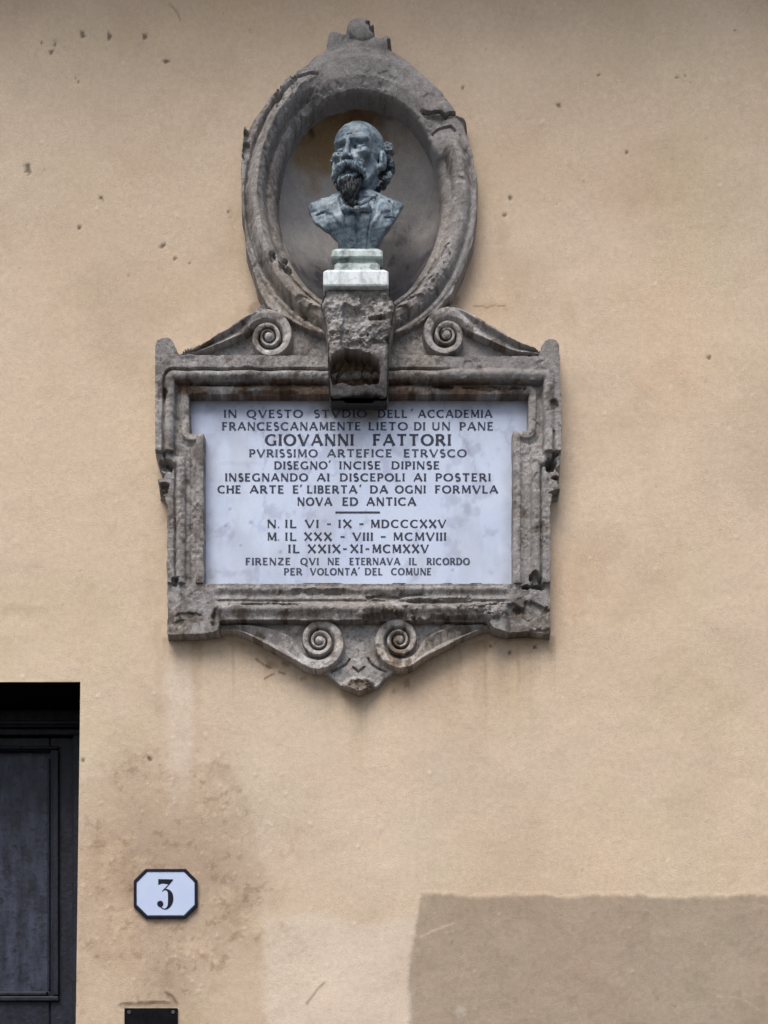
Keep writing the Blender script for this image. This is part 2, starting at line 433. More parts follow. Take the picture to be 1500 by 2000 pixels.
# ---- door, set back in its opening
def wx(px): return (px - 750) * S
def wz(py): return Z0 - (py - 1000) * S
def sx_(px, h): return P(px, 1000, h)[0]
def sz_(py, h): return P(750, py, h)[2]
DH = -0.30
xr = wx(158.5); xl = wx(-600); ztop = wz(1332)
door = join_boxes("door", M_DOOR, house, [
    ((sx_(98, DH), -DH, 0.02), (xr + .10, -DH + .05, sz_(1440, DH))),                      # right stile
    ((xl, -DH, 0.02), (sx_(-470, DH), -DH + .05, sz_(1440, DH))),                            # left stile
    ((sx_(-469.4, DH), -DH, sz_(1466, DH)), (sx_(97.4, DH), -DH + .05, sz_(1440, DH))),      # top rail
    ((sx_(-469.4, DH), -DH, sz_(2080, DH)), (sx_(97.4, DH), -DH + .05, sz_(1945, DH))),      # lock rail
    ((sx_(-469.4, DH), -DH, 0.02), (sx_(97.4, DH), -DH + .05, 0.3)),
], 0.004)
tag(door, "dark navy painted panel door, worn and dusty")
join_boxes("door_panel", M_DOORP, door, [
    ((sx_(-475, DH), -DH + .028, sz_(1960, DH)), (sx_(104, DH), -DH + .045, sz_(1460, DH))),
    ((sx_(-475, DH), -DH + .028, 0.28), (sx_(104, DH), -DH + .045, sz_(2070, DH)))], 0.002)
join_boxes("moulding", M_DOOR, door, [
    ((sx_(104, DH), -DH - .014, sz_(1945, DH)), (sx_(116, DH), -DH - .0005, sz_(1466, DH))),
    ((sx_(92, DH), -DH + .004, sz_(1934, DH)), (sx_(97, DH), -DH + .026, sz_(1480, DH))),
    ((sx_(-480, DH), -DH - .014, sz_(1464.5, DH)), (sx_(116, DH), -DH - .0005, sz_(1459, DH))),
    ((sx_(-468, DH), -DH + .004, sz_(1944, DH)), (sx_(91, DH), -DH + .026, sz_(1936, DH))),
    ((sx_(-480, DH), -DH - .014, sz_(1956, DH)), (sx_(116, DH), -DH - .0005, sz_(1946.5, DH))),
], 0.003)
join_boxes("door_frame", M_DOOR, door, [
    ((xl, -DH - .030, sz_(1424, DH - .0)), (xr + .10, -DH + .06, sz_(1392, DH))),
    ((xl, -DH - .044, sz_(1421, DH)), (xr + .10, -DH - .031, sz_(1414, DH))),
    ((xl, -DH - .012, sz_(1437, DH)), (xr + .10, -DH + .05, sz_(1425, DH))),
    ((sx_(144, DH), -DH - .02, 0.02), (xr + .12, -DH - .001, sz_(1438, DH))),
    ((xl, -DH + .0, sz_(1391, DH)), (xr + .10, -DH + .06, ztop + .03)),
], 0.003)
join_boxes("reveal", M_BLACK, door, [
    ((xl - .05, 0.003, ztop + .0005), (xr + .06, -DH + .1, ztop + .06)),
    ((xr + .0005, 0.003, 0.0), (xr + .06, -DH + .1, ztop - .0005)),
    ((xl - .06, 0.003, 0.0), (xl - .0005, -DH + .1, ztop - .0005)),
    ((xl, -DH + .07, 0.0), (xr + .1, -DH + .1, ztop - .001)),
], 0)

# ------------------------------------------------------------------ stone surround of the memorial
memorial = empty("stone_surround", P(700, 1357, 0), "weathered grey carved stone surround with oval niche, scrolls and corbel, framing the marble plaque", "stone surround")

def stone_col(X, Y, seed=0, dark=None, smooth=None):
    n = lambda sc, s, o=4, g=.55, sy=1.: fbm(X, Y, sc, s + seed, o, g, sy)
    a = np.array([0.245, 0.238, 0.234], np.float32)
    col = np.ones(X.shape + (3,), np.float32) * a
    def mul(m, rgb):
        nonlocal col
        col = col * (1 + m[..., None] * (np.array(rgb, np.float32) - 1))
    mul(sstep(-.1, .6, n(70, 201)), (1.25, 1.25, 1.25))
    mul(sstep(.1, .6, n(34, 211, 5, .6)), (0.84, 0.83, 0.82))
    mul(sstep(.18, .5, n(18, 221, 4, .6)), (1.25, 1.25, 1.26))
    mul(sstep(.15, .5, n(7, 231, 4, .6)), (0.68, 0.66, 0.65)); mul(sstep(.3, .55, n(6, 235, 3, .6)), (1.25, 1.25, 1.24))
    mul(np.clip(n(120, 241), 0, 1), (1.0, 0.93, 0.84))
    if smooth is not None: col = col * (1 - smooth[..., None]) + smooth[..., None] * np.array([0.225, 0.218, 0.217], np.float32) * (1 + .22 * n(30, 251, 5, .6))[..., None]
    if dark is not None: mul(dark, (0.50, 0.45, 0.40))
    return col

def chips(X, Y, h, lst, seed):
    nz = fbm(X, Y, 16, seed, 4, .6)
    for a, b, rx, ry, dep in lst:
        q = 1 - np.hypot((X - a) / rx, (Y - b) / ry) + nz * .55
        h = h - dep * sstep(0, .35, q) * (h > -.005)
    return h

def pebble(X, Y, seed, a=.0016):
    return fbm(X, Y, 26, seed, 5, .6) * a * 1.2 + fbm(X, Y, 7, seed + 9, 3, .6) * a * .7

# ---- rectangular frame
HF = 0.075
M_DEPTH = 0.012
def q(x, y, h): return (cx(x, h, HF), cy(y, h, HF))
OPEN = [q(372, 783, M_DEPTH), q(1030, 783, M_DEPTH), q(1030, 841, .05), q(1001, 841, .05), q(1001, 1138, .05), q(399, 1138, .05), q(399, 846, .05), q(372, 846, .05)]
POLY1 = [q(340, 739, .085), q(1062, 739, .085), q(1062, 886, .07), q(1038, 886, .07), q(1038, 1176, .07), q(361, 1176, .07), q(361, 888, .07), q(340, 888, .07)]
OUTER = [(300, 700), (300, 676), (305, 664), (315, 658), (328, 658), (339, 664), (345, 676), (350, 690), (420, 692), (1050, 692), (1056, 674), (1062, 662), (1074, 656), (1088, 660), (1096, 670), (1098, 700),
         (1100, 850), (1099, 905), (1090, 915), (1098, 922), (1092, 935), (1098, 950), (1096, 960), (1084, 964), (1079, 985), (1080, 1120), (1079, 1235), (1030, 1232), (985, 1234), (962, 1228), (950, 1212),
         (430, 1212), (430, 1232), (380, 1237), (322, 1237), (321, 1120), (322, 985), (318, 968), (305, 958), (309, 945), (303, 932), (311, 916), (304, 900), (300, 880)]
TYMP = [(345, 695), (352, 684), (400, 664), (440, 640), (470, 620), (488, 606), (486, 598), (494, 588), (515, 575), (560, 600), (700, 640), (850, 600), (885, 575), (905, 600), (935, 615), (965, 638), (1000, 656), (1050, 678), (1060, 700), (700, 705), (345, 705)]

def frame_fn(X, Y):
    rag = fbm(X, Y, 22, 301, 5, .6)
    so = sdpoly(X, Y, OUTER) + rag * 1.6
    si = sdpoly(X, Y, OPEN) + fbm(X, Y, 30, 305, 3) * .6
    s1 = sdpoly(X + rag * .8, Y + fbm(X, Y, 40, 309, 4) * 1.4, POLY1)
    st = sdpoly(X, Y, TYMP) + rag * 2
    # band next to the marble (a soft roll), then the outer fascia
    o1 = np.clip(-si, 0, 60)
    band1 = .050 + .007 * np.sin(np.clip(o1 / 26, 0, 1) * math.pi) - .006 * sstep(14, 18, o1) * sstep(30, 24, o1)
    o2 = np.clip(-s1, 0, 80)
    right_top = sstep(840, 900, X) * (Y < 840)
    band2 = .074 + .010 * np.sin(np.clip(o2 / 22, 0, 1) * math.pi) - .010 * np.exp(-((o2 - 20) / 2.2) ** 2) * (1 - right_top) + .006 * sstep(21, 24, o2) * (1 - right_top)
    band2 = np.where((Y > 880) & (Y < 1180),   .058 + .008 * np.sin(np.clip(o2 / 21, 0, 1) * math.pi) + .004 * sstep(20, 23, o2) - .010 * np.exp(-((o2 - 20) / 2.) ** 2), band2)
    k = sstep(1.2, -1.2, s1)
    h = band1 * (1 - k) + band2 * k
    # bottom member: upper part slopes outward, lower part heavier
    bot = Y > cy(1139, .05, HF)
    t = np.clip((Y - 1139) / 70, 0, 1)
    hb = .050 + .026 * sstep(.40, .62, t) - .006 * np.exp(-((t - .42) / .035) ** 2) - .012 * sstep(.84, 1, t) + .004 * np.sin(t * 20)
    corner = sstep(428, 415, X) + sstep(985, 1000, X)
    hb = hb * (1 - corner) + .050 * corner
    h = np.where(bot, hb, h)
    # erosion
    h = h + pebble(X, Y, 311, .0013)
    h = h - .003 * sstep(.25, .5, fbm(X, Y, 46, 331, 5, .6)) * sstep(5, 12, np.minimum(so, -si))
    h = chips(X, Y, h, [(325, 905, 17, 12, .035), (312, 925, 9, 5, .03), (318, 945, 10, 8, .030), (314, 957, 10, 6, .04), (322, 775, 6, 14, .012),
                        (1077, 905, 14, 20, .040), (1086, 930, 12, 5, .04), (1092, 958, 14, 5, .04), (1082, 790, 8, 10, .012),
                        (1048, 1128, 12, 14, .030), (1045, 1140, 22, 7, .034), (342, 1128, 9, 9, .02), (960, 752, 60, 7, .012), (860, 748, 26, 9, .018), (400, 768, 40, 8, .012), (520, 762, 60, 6, .010), (450, 742, 70, 6, .012),
                        (620, 1150, 60, 6, .008), (520, 1178, 70, 7, .010), (750, 1160, 40, 6, .012), (870, 1172, 70, 12, .012), (980, 1185, 40, 14, .012), (1040, 1190, 30, 18, .012), (370, 1196, 30, 8, .006), (348, 1212, 12, 9, .006),
                        (420, 1200, 12, 18, .015), (760, 1205, 60, 10, .016), (900, 1208, 70, 9, .02), (1060, 1230, 30, 8, .01), (800, 1155, 30, 5, .01)], 341)
    h = h + .010 * sstep(.0, .3, fbm(X, Y, 30, 351, 5, .6)) * sstep(690, 710, X) * sstep(1176, 1184, Y) * sstep(1212, 1200, Y) * (X < 985)
    # drop out at the edges
    e = np.clip(so / 3.2, -1.4, 1)
    h = np.where(e < 1, -.02 + (h + .02) * np.clip(e, 0, 1), h)
    h = np.where(e <= 0, -.02, h)
    e2 = np.clip(1 - (si + 1.0) / 2.0, 0, 1)
    h = np.where(e2 < 1, -.02 + (h + .02) * e2, h)
    # panel behind the scrolls
    ty = .034 + pebble(X, Y, 361, .0012)
    e3 = np.clip(st / 3., 0, 1)
    ty = np.where(st > 0, -.02 + (ty + .02) * e3, -.02)
    h = np.maximum(h, ty)
    smooth = np.clip(sstep(850, 900, X + rag * 30) * sstep(790, 700, Y) + sstep(1085, 1050, 2135 - X) * sstep(880, 700, Y), 0, 1) * .75
    dark = np.clip(sstep(.1, .5, fbm(X, Y, 40, 371, 5, .6)) * (sstep(735, 745, Y) * sstep(790, 770, Y) + sstep(1176, 1186, Y) * sstep(1250, 1215, Y)) + sstep(.35, .6, fbm(X, Y, 30, 381, 4)) * .6, 0, 1)
    col = stone_col(X, Y + .8 * h / S, 0, dark, smooth)
    # red-brown soffit shade painted in under the cornice
    rb = (sstep(cy(739, .085, HF) - 3, cy(739, .085, HF), Y) * sstep(OPEN[0][1] + 4, OPEN[0][1], Y) * sstep(338, 350, X) * sstep(1064, 1050, X)) * sstep(-.25, .2, fbm(X, Y, 60, 391, 4, .6, .4))
    col = col * (1 + rb[..., None] * (np.array([.62, .46, .36], np.float32) - 1))
    return h, col
relief("plaque_frame", M_STONE, memorial, (290, 560, 1110, 1255), 1.5, HF, frame_fn)

# ---- scrolls
def scroll_fn_maker(cx0, cy0, sxx, syy, R, tail_top, tail_bot, H, hi, seed, lo=-.02):
    ttop = spline(tail_top, 8); tbot = spline(tail_bot, 8)
    poly = ttop + tbot[::-1]
    lnK = math.log(1 / .50)
    def fn(X, Y):
        rag = fbm(X, Y, 14, seed, 4, .6)
        u = sxx * (X - cx0); v = syy * (Y - cy0)
        r = np.hypot(u, v) + 1e-4
        phi = np.mod(np.arctan2(u, -v), 2 * math.pi)
        p = np.log(R / r) / lnK - phi / (2 * math.pi)
        inside = R * np.exp(-lnK * phi / (2 * math.pi)) - r       # px inside the first turn
        fr = p - np.floor(p)
        prof = np.interp(fr, [0, .04, .12, .35, .66, .88, .96, 1], [.08, .70, 1.0, 1.0, .90, .42, .06, .08])
        eye = sstep(9.5, 7.5, r)
        prof = prof * (1 - eye) + eye * (.72 + .42 * np.sqrt(np.clip(1 - (r / 9.5) ** 2, 0, 1)))
        base = hi - .044
        hv = base + (hi - base) * prof + rag * .0012
        ev = np.clip((inside + rag * .8) / 2.2, 0, 1)
        hv = np.where(inside + rag * .8 > 0, lo + (hv - lo) * ev, lo)
        st = sdpoly(X, Y, poly) + rag * .8
        dt = dline(X, Y, ttop); db = dline(X, Y, tbot)
        f = dt / (dt + db + 1e-3)
        pr = np.interp(f, [0, .06, .20, .27, .34, .60, .86, .93, 1], [.75, 1, .96, .55, .45, .62, .86, .70, .3])
        # groove fades out where the tail narrows
        pv = np.interp(f, [0, .04, .12, .35, .66, .88, .96, 1], [.08, .70, 1.0, 1.0, .90, .42, .06, .08])
        wv = sstep(-75, -12, u)
        pr = pr * (1 - wv) + pv * wv
        ht = base + (hi - base - .003 * (1 - wv)) * pr + rag * .0013
        et = np.clip(st / 2.2, 0, 1)
        ht = np.where(st > 0, lo + (ht - lo) * et, lo)
        ht = np.where(r < R * .99, np.where(inside > -3, lo, ht), ht)
        h = np.maximum(hv, ht) + np.where(np.maximum(hv, ht) > 0, pebble(X, Y, seed + 5, .0011), 0)
        dk = sstep(.3, .6, fbm(X, Y, 24, seed + 40, 4))
        return h, stone_col(X, Y + .8 * h / S, seed, dk) * 1.32
    return fn

HS = .062
relief("scroll", M_STONE, memorial, (335, 590, 592, 714), 1.25, HS,
       scroll_fn_maker(525, 661, 1, 1, 57, [(340, 688), (385, 676), (440, 644), (480, 618), (505, 607), (530, 604)], [(340, 694), (385, 690), (420, 678), (455, 664), (486, 652), (503, 638), (530, 632)], HS, .076, 400))
relief("scroll", M_STONE, memorial, (806, 586, 1062, 712), 1.25, HS,
       scroll_fn_maker(872, 657, -1, 1, 57, [(1058, 684), (1010, 666), (965, 640), (925, 616), (895, 603), (866, 600)], [(1058, 692), (1010, 690), (975, 678), (940, 662), (910, 648), (894, 634), (866, 628)], HS, .076, 430))

# ---- apron below
HA = .024
APRON = spline([(428, 1214), (430, 1236), (450, 1231), (472, 1236), (500, 1250), (545, 1277), (590, 1300), (628, 1314), (648, 1328), (664, 1342), (700, 1357)], 6) + \
        spline([(700, 1357), (738, 1343), (756, 1326), (790, 1308), (830, 1288), (870, 1266), (910, 1246), (945, 1232), (975, 1229), (982, 1214)], 6) + [(982, 1196), (428, 1196)]
def apron_fn(X, Y):
    rag = fbm(X, Y, 18, 501, 5, .6)
    s = sdpoly(X, Y, APRON) + rag * 1.6
    h = .026 + pebble(X, Y, 511, .0013)
    # two small leaf strokes and the broken boss at the point
    for pl in ([(683, 1288), (676, 1298), (662, 1306), (648, 1312)], [(719, 1286), (724, 1296), (738, 1306), (754, 1312)], [(690, 1304), (700, 1312), (712, 1303)]):
        h = h - .012 * sstep(2.6, .8, dline(X, Y, pl))
    boss = 1 - np.hypot((X - 700) / 34, (Y - 1340) / 19) + rag * .25
    h = h + .022 * sstep(0, .45, boss) - .016 * sstep(.35, .7, boss + fbm(X, Y, 12, 521, 3) * .3)
    e = np.clip(s / 2.6, 0, 1)
    h = np.where(s > 0, -.02 + (h + .02) * e, -.02)
    dk = np.clip(sstep(.1, .5, boss) + sstep(.35, .6, fbm(X, Y, 24, 531, 4)) * .5, 0, 1)
    return h, stone_col(X, Y + .8 * h / S, 50, dk) * 1.36
relief("apron", M_STONE, memorial, (420, 1190, 990, 1364), 1.4, HA, apron_fn)
HB = .048
relief("scroll", M_STONE, memorial, (424, 1195, 694, 1324), 1.25, HB,
       scroll_fn_maker(624, 1252, 1, -1, 60, [(428, 1233), (452, 1231), (480, 1240), (520, 1261), (570, 1289), (600, 1307), (629, 1312)], [(428, 1222), (470, 1217), (520, 1221), (560, 1234), (585, 1254), (600, 1274), (629, 1282)], HB, .054, 460))
relief("scroll", M_STONE, memorial, (712, 1193, 986, 1324), 1.25, HB,
       scroll_fn_maker(780, 1250, -1, -1, 60, [(980, 1229), (950, 1229), (915, 1242), (872, 1264), (830, 1286), (803, 1305), (775, 1310)], [(980, 1220), (935, 1217), (885, 1220), (845, 1232), (819, 1252), (804, 1272), (775, 1280)], HB, .054, 480))

# ---- oval ring with its crest
HO = .066
CREST = [(520, 600), (500, 560), (480, 490), (469, 410), (467, 330), (468, 290), (473, 244), (479, 239), (484, 247), (490, 236), (520, 190), (560, 146), (600, 124), (612, 106), (634, 94), (637, 68), (642, 57), (650, 54), (672, 60), (678, 42), (690, 33), (704, 30),
         (720, 34), (732, 44), (738, 58), (733, 66), (744, 70), (757, 64), (766, 72), (758, 78), (760, 92), (786, 106), (830, 146), (866, 178), (890, 214), (903, 222), (917, 232), (910, 240), (918, 268), (928, 300), (935, 345),
         (935, 410), (926, 470), (908, 526), (884, 574), (848, 612), (800, 644), (750, 660), (700, 666), (650, 660), (600, 644), (556, 618)]
def oval_fn(X, Y):
    rag = fbm(X, Y, 24, 601, 5, .6)
    so = sdpoly(X, Y, CREST) + rag * 1.8
    th = np.arctan2(X - 701, -(Y - 377))           # 0 at the top, positive clockwise
    rho = np.hypot(X - 701, Y - 377)
    ri = 1 / np.sqrt((np.sin(th) / 162) ** 2 + (np.cos(th) / np.where(np.abs(th) < math.pi / 2, 207, 214)) ** 2)
    topcut = sstep(.55, .25, np.abs(th + .02))
    ri = ri - topcut * (3 + 4 * fbm(X, X * 0, 30, 605, 4))
    ro = 1 / np.sqrt((np.sin(th) / 233) ** 2 + (np.cos(th) / 288) ** 2)
    t = (rho - ri + rag * 1.2) / (ro - ri)
    mould = np.interp(t, [0, .04, .10, .20, .24, .28, .36, .50, .64, .74, .79, .83, .88, .96, 1.0, 1.2],
                      [.012, .024, .034, .046, .040, .046, .072, .090, .084, .066, .050, .046, .060, .062, .058, .058])
    flat = np.interp(t, [0, .05, .3, .7, .9, 1.0, 2.5], [.044, .058, .074, .078, .068, .060, .052])
    w_ = np.clip(sstep(-.62, -.30, th + rag * .12) * sstep(1.30, .95, th + rag * .1) , 0, 1)       # weathered and patched over the top
    w2 = sstep(1.2, 1.6, th) * sstep(2.7, 2.1, th) * .55
    w_ = np.maximum(w_, w2)
    h = mould * (1 - w_) + flat * w_
    # crest volutes and knob
    ball = np.clip(1 - np.hypot((X - 707) / 30, (Y - 52) / 24), 0, 1)
    h = h + .018 * np.sqrt(ball) * (Y < 80)
    wing = np.clip(1 - np.hypot((X - 652) / 18, (Y - 74) / 22), 0, 1) + np.clip(1 - np.hypot((X - 752) / 18, (Y - 82) / 18), 0, 1)
    h = h + .009 * np.clip(wing, 0, 1)
    h = h + pebble(X, Y, 611, .0011) - .003 * sstep(.25, .5, fbm(X, Y, 40, 621, 5, .6))
    h = chips(X, Y, h, [(733, 57, 12, 9, .05), (722, 46, 7, 4, .02), (556, 520, 14, 20, .022), (533, 505, 7, 12, .02), (622, 618, 30, 14, .012), (592, 588, 14, 7, .008),
                        (840, 560, 18, 14, .009), (805, 588, 24, 10, .010), (868, 500, 10, 20, .008), (785, 612, 20, 14, .012), (575, 165, 7, 30, .010), (600, 150, 30, 6, .010), (480, 280, 8, 30, .018), (545, 190, 10, 26, .012)], 641)
    # the crack on the right shoulder
    crack = dline(X, Y, [(826, 219), (842, 222), (858, 221), (870, 230), (878, 224), (892, 219), (906, 224), (917, 235)])
    h = h - .030 * sstep(4.2, 1.0, crack + rag * 1.5) * sstep(820, 832, X)
    below = sstep(0, 6, Y - np.interp(X, [826, 870, 890, 917], [221, 230, 220, 235])) * sstep(70, 30, Y - 222) * sstep(820, 840, X)
    h = h - .012 * below
    crack2 = dline(X, Y, [(846, 256), (862, 249), (880, 247), (888, 255)])
    h = h - .010 * sstep(3, 1, crack2 + rag)
    e = np.clip(so / 3.0, 0, 1)
    h = np.where(so > 0, -.02 + (h + .02) * e, -.02)
    ti = (rho - ri + rag * .6)
    e2 = np.clip((ti + 2.6) / 2.6, 0, 1)
    h = np.where(ti < 0, -.02 + (h + .02) * e2, h)
    h = np.where(ti < -2.6, -.02, h)
    dk = np.clip(.35 * sstep(.25, .6, fbm(X, Y, 30, 651, 5, .6)) + sstep(.22, .28, t) * sstep(.34, .28, t) * .4 * (1 - w_), 0, 1)
    return h, stone_col(X, Y + .8 * h / S, 90, dk, w_ * .6) * (1.12 + .12 * w2[..., None])
relief("oval_frame", M_STONE, memorial, (455, 20, 948, 680), 1.5, HO, oval_fn, floor=-.019)

# ---- concave back of the niche
def niche_mesh():
    nr, na = 60, 160
    EXTRA = [(12, -.011), (30, -.011)]       # flat flange behind the ring
    V = []; C = []
    for i in range(nr + 1):
        f = i / nr
        for j in range(na):
            a = 2 * math.pi * j / na
            x = NICHE[0] + math.sin(a) * NICHE[2] * math.sin(f * math.pi / 2)
            y = NICHE[1] - math.cos(a) * NICHE[3] * math.sin(f * math.pi / 2)
            h = -.010 - .17 * math.cos(f * math.pi / 2) ** 0.9
            V.append((x, y, h))
    for ex, hx in EXTRA:
        for j in range(na):
            a = 2 * math.pi * j / na
            V.append((NICHE[0] + math.sin(a) * (NICHE[2] + ex), NICHE[1] - math.cos(a) * (NICHE[3] + ex), hx))
    nr += len(EXTRA)
    V = np.array(V, np.float32)
    X, Y = V[:, 0], V[:, 1]
    n = lambda sc, s, o=4, g=.55, sy=1.: fbm(X, Y, sc, s, o, g, sy)
    col = np.ones((len(V), 3), np.float32) * np.array([0.56, 0.54, 0.52], np.float32)
    def mul(m, rgb):
        nonlocal col
        col = col * (1 + m[:, None] * (np.array(rgb, np.float32) - 1))
    mul(np.clip(n(60, 701), 0, 1), (.82, .80, .80))
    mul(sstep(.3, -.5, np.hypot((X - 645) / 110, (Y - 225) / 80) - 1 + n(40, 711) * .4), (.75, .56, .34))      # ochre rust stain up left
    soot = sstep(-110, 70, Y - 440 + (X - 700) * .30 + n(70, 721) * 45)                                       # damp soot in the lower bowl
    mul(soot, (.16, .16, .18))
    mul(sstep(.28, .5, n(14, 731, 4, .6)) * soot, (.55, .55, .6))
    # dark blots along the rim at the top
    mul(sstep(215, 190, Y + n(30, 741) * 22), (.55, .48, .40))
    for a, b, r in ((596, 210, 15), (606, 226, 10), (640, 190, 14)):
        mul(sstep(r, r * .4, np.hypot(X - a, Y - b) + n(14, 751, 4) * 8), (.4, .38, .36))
    h = V[:, 2] + n(40, 761) * .0015
    W = np.stack([(X - 750) * S, -h, Z0 - (Y - 1000) * S], -1)
    F = []
    for i in range(nr):
        for j in range(na):
            k = (j + 1) % na
            F.append((i * na + j, i * na + k, (i + 1) * na + k, (i + 1) * na + j))
    return mesh_np("niche", W, F, col, True, None)
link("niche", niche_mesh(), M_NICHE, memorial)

# ---- corbel that carries the bust
def corbel():
    nzv, nxv, nyv = 150, 84, 30
    py = np.linspace(563, 778, nzv)
    hf = np.interp(py, [563, 572, 590, 640, 690, 748, 778], [.170, .176, .178, .172, .158, .118, .088])
    xl = np.interp(py, [563, 575, 596, 612, 640, 660, 770, 778], [634, 634, 625, 632, 638, 639, 643, 647])
    xr = np.interp(py, [563, 575, 596, 612, 640, 660, 770, 778], [761, 761, 773, 768, 765, 760, 758, 755])
    cols = [(0, d) for d in np.linspace(0, 1, nyv)[:-1]] + [(u, 1) for u in np.linspace(0, 1, nxv)] + [(1, d) for d in np.linspace(1, 0, nyv)[1:]]
    U = np.array([c[0] for c in cols]); Dp = np.array([c[1] for c in cols])
    PX = xl[:, None] + (xr - xl)[:, None] * U[None]
    PY = np.repeat(py[:, None], len(cols), 1)
    hh = hf[:, None] * Dp[None]
    front = (Dp[None] > .99) * np.ones_like(PX)
    n = lambda sc, s, o=5, g=.6, sy=1.: fbm(PX + (1 - Dp[None]) * 90, PY, sc, s, o, g, sy)
    rough = sstep(566, 580, PY) * sstep(700, 660, PY)
    edge = np.minimum(U, 1 - U)[None] * 120
    disp = n(26, 801) * .0085 * rough + n(9, 811, 4) * .0032 * (rough + .35)
    disp = disp - .010 * sstep(.15, .45, n(34, 821)) * rough
    gouge = sstep(0, .5, 1 - np.hypot((PX - 735) / 18, (PY - 622) / 7) + n(10, 823, 3) * .4)
    disp = disp - .018 * gouge
    # rounded front corners
    disp = disp - .016 * np.clip(1 - edge / 9, 0, 1) ** 2 * front
    # broken hollow with standing ribs
    cav = sdpoly(PX + n(14, 831) * 2.5, PY + n(14, 837) * 2.5, [(644, 712), (648, 696), (660, 686), (676, 677), (690, 681), (708, 684), (724, 690), (738, 702), (743, 722), (742, 748), (690, 752), (668, 748), (650, 752), (645, 735)])
    cm = sstep(-1, 3, cav) * front
    ribs = .5 + .5 * np.sin((PX - 643) / 100 * math.pi * 10 + n(30, 841, 2) * 2.5)
    disp = disp - cm * (.070 - .013 * ribs + n(12, 843) * .008)
    # broken lower lip
    lip = sstep(0, .4, 1 - np.hypot((PX - 705) / 46, (PY - 777 + (PX - 705) * .16) / 12) + n(14, 851) * .4) * front
    disp = disp - .030 * lip
    h = np.where(Dp[None] > 0, hh + disp * np.maximum(front, .0), 0)
    sidex = (1 - front) * n(20, 861) * 2.0 * rough * np.sign(U[None] - .5)
    k = (D - hf[:, None]) / D
    Xw = (PX + sidex - 750) * S * k
    Zw = ZC + (Z0 - (PY - 1000) * S - ZC) * k
    V = np.stack([Xw, -h, Zw], -1).reshape(-1, 3)
    nc = len(cols)
    idx = np.arange(nzv * nc).reshape(nzv, nc)
    F = np.stack([idx[1:, :-1], idx[1:, 1:], idx[:-1, 1:], idx[:-1, :-1]], -1).reshape(-1, 4)
    dk = np.clip(cm * .9 + lip * .7 + gouge * .9 + sstep(.3, .6, n(30, 871)) * .5, 0, 1)
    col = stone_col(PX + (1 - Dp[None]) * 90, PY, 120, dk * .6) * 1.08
    col = col * (1 + cm[..., None] * (np.array([.62, .50, .40]) - 1))
    col = col * (1 - .75 * sstep(768, 776, PY + fbm(PX, PY, 14, 881) * 4))[..., None]  # lowest rows darkened: underside shade painted into the stone, with grime
    # caps: strips between the left and right sides
    extra = []
    for row in (0, nzv - 1):
        L = idx[row][:nyv]; R = idx[row][::-1][:nyv]
        # bridge left/right side verts, then close onto the front by a fan of quads
        for a in range(nyv - 2):
            qd = (L[a], L[a + 1], R[a + 1], R[a])
            extra.append(qd if row == 0 else qd[::-1])
        fr = idx[row][nyv - 2:nyv - 1 + nxv + 1]
        m = len(fr)
        for a in range(m // 2 - 1):
            qd = (fr[a], fr[a + 1], fr[m - 2 - a], fr[m - 1 - a])
            if len(set(map(int, qd))) == 4: extra.append(qd if row == 0 else qd[::-1])
    F = np.concatenate([F, np.array(extra)])
    return mesh_np("corbel", V, F, col.reshape(-1, 3), True, 55)
link("corbel", corbel(), M_STONE, memorial)

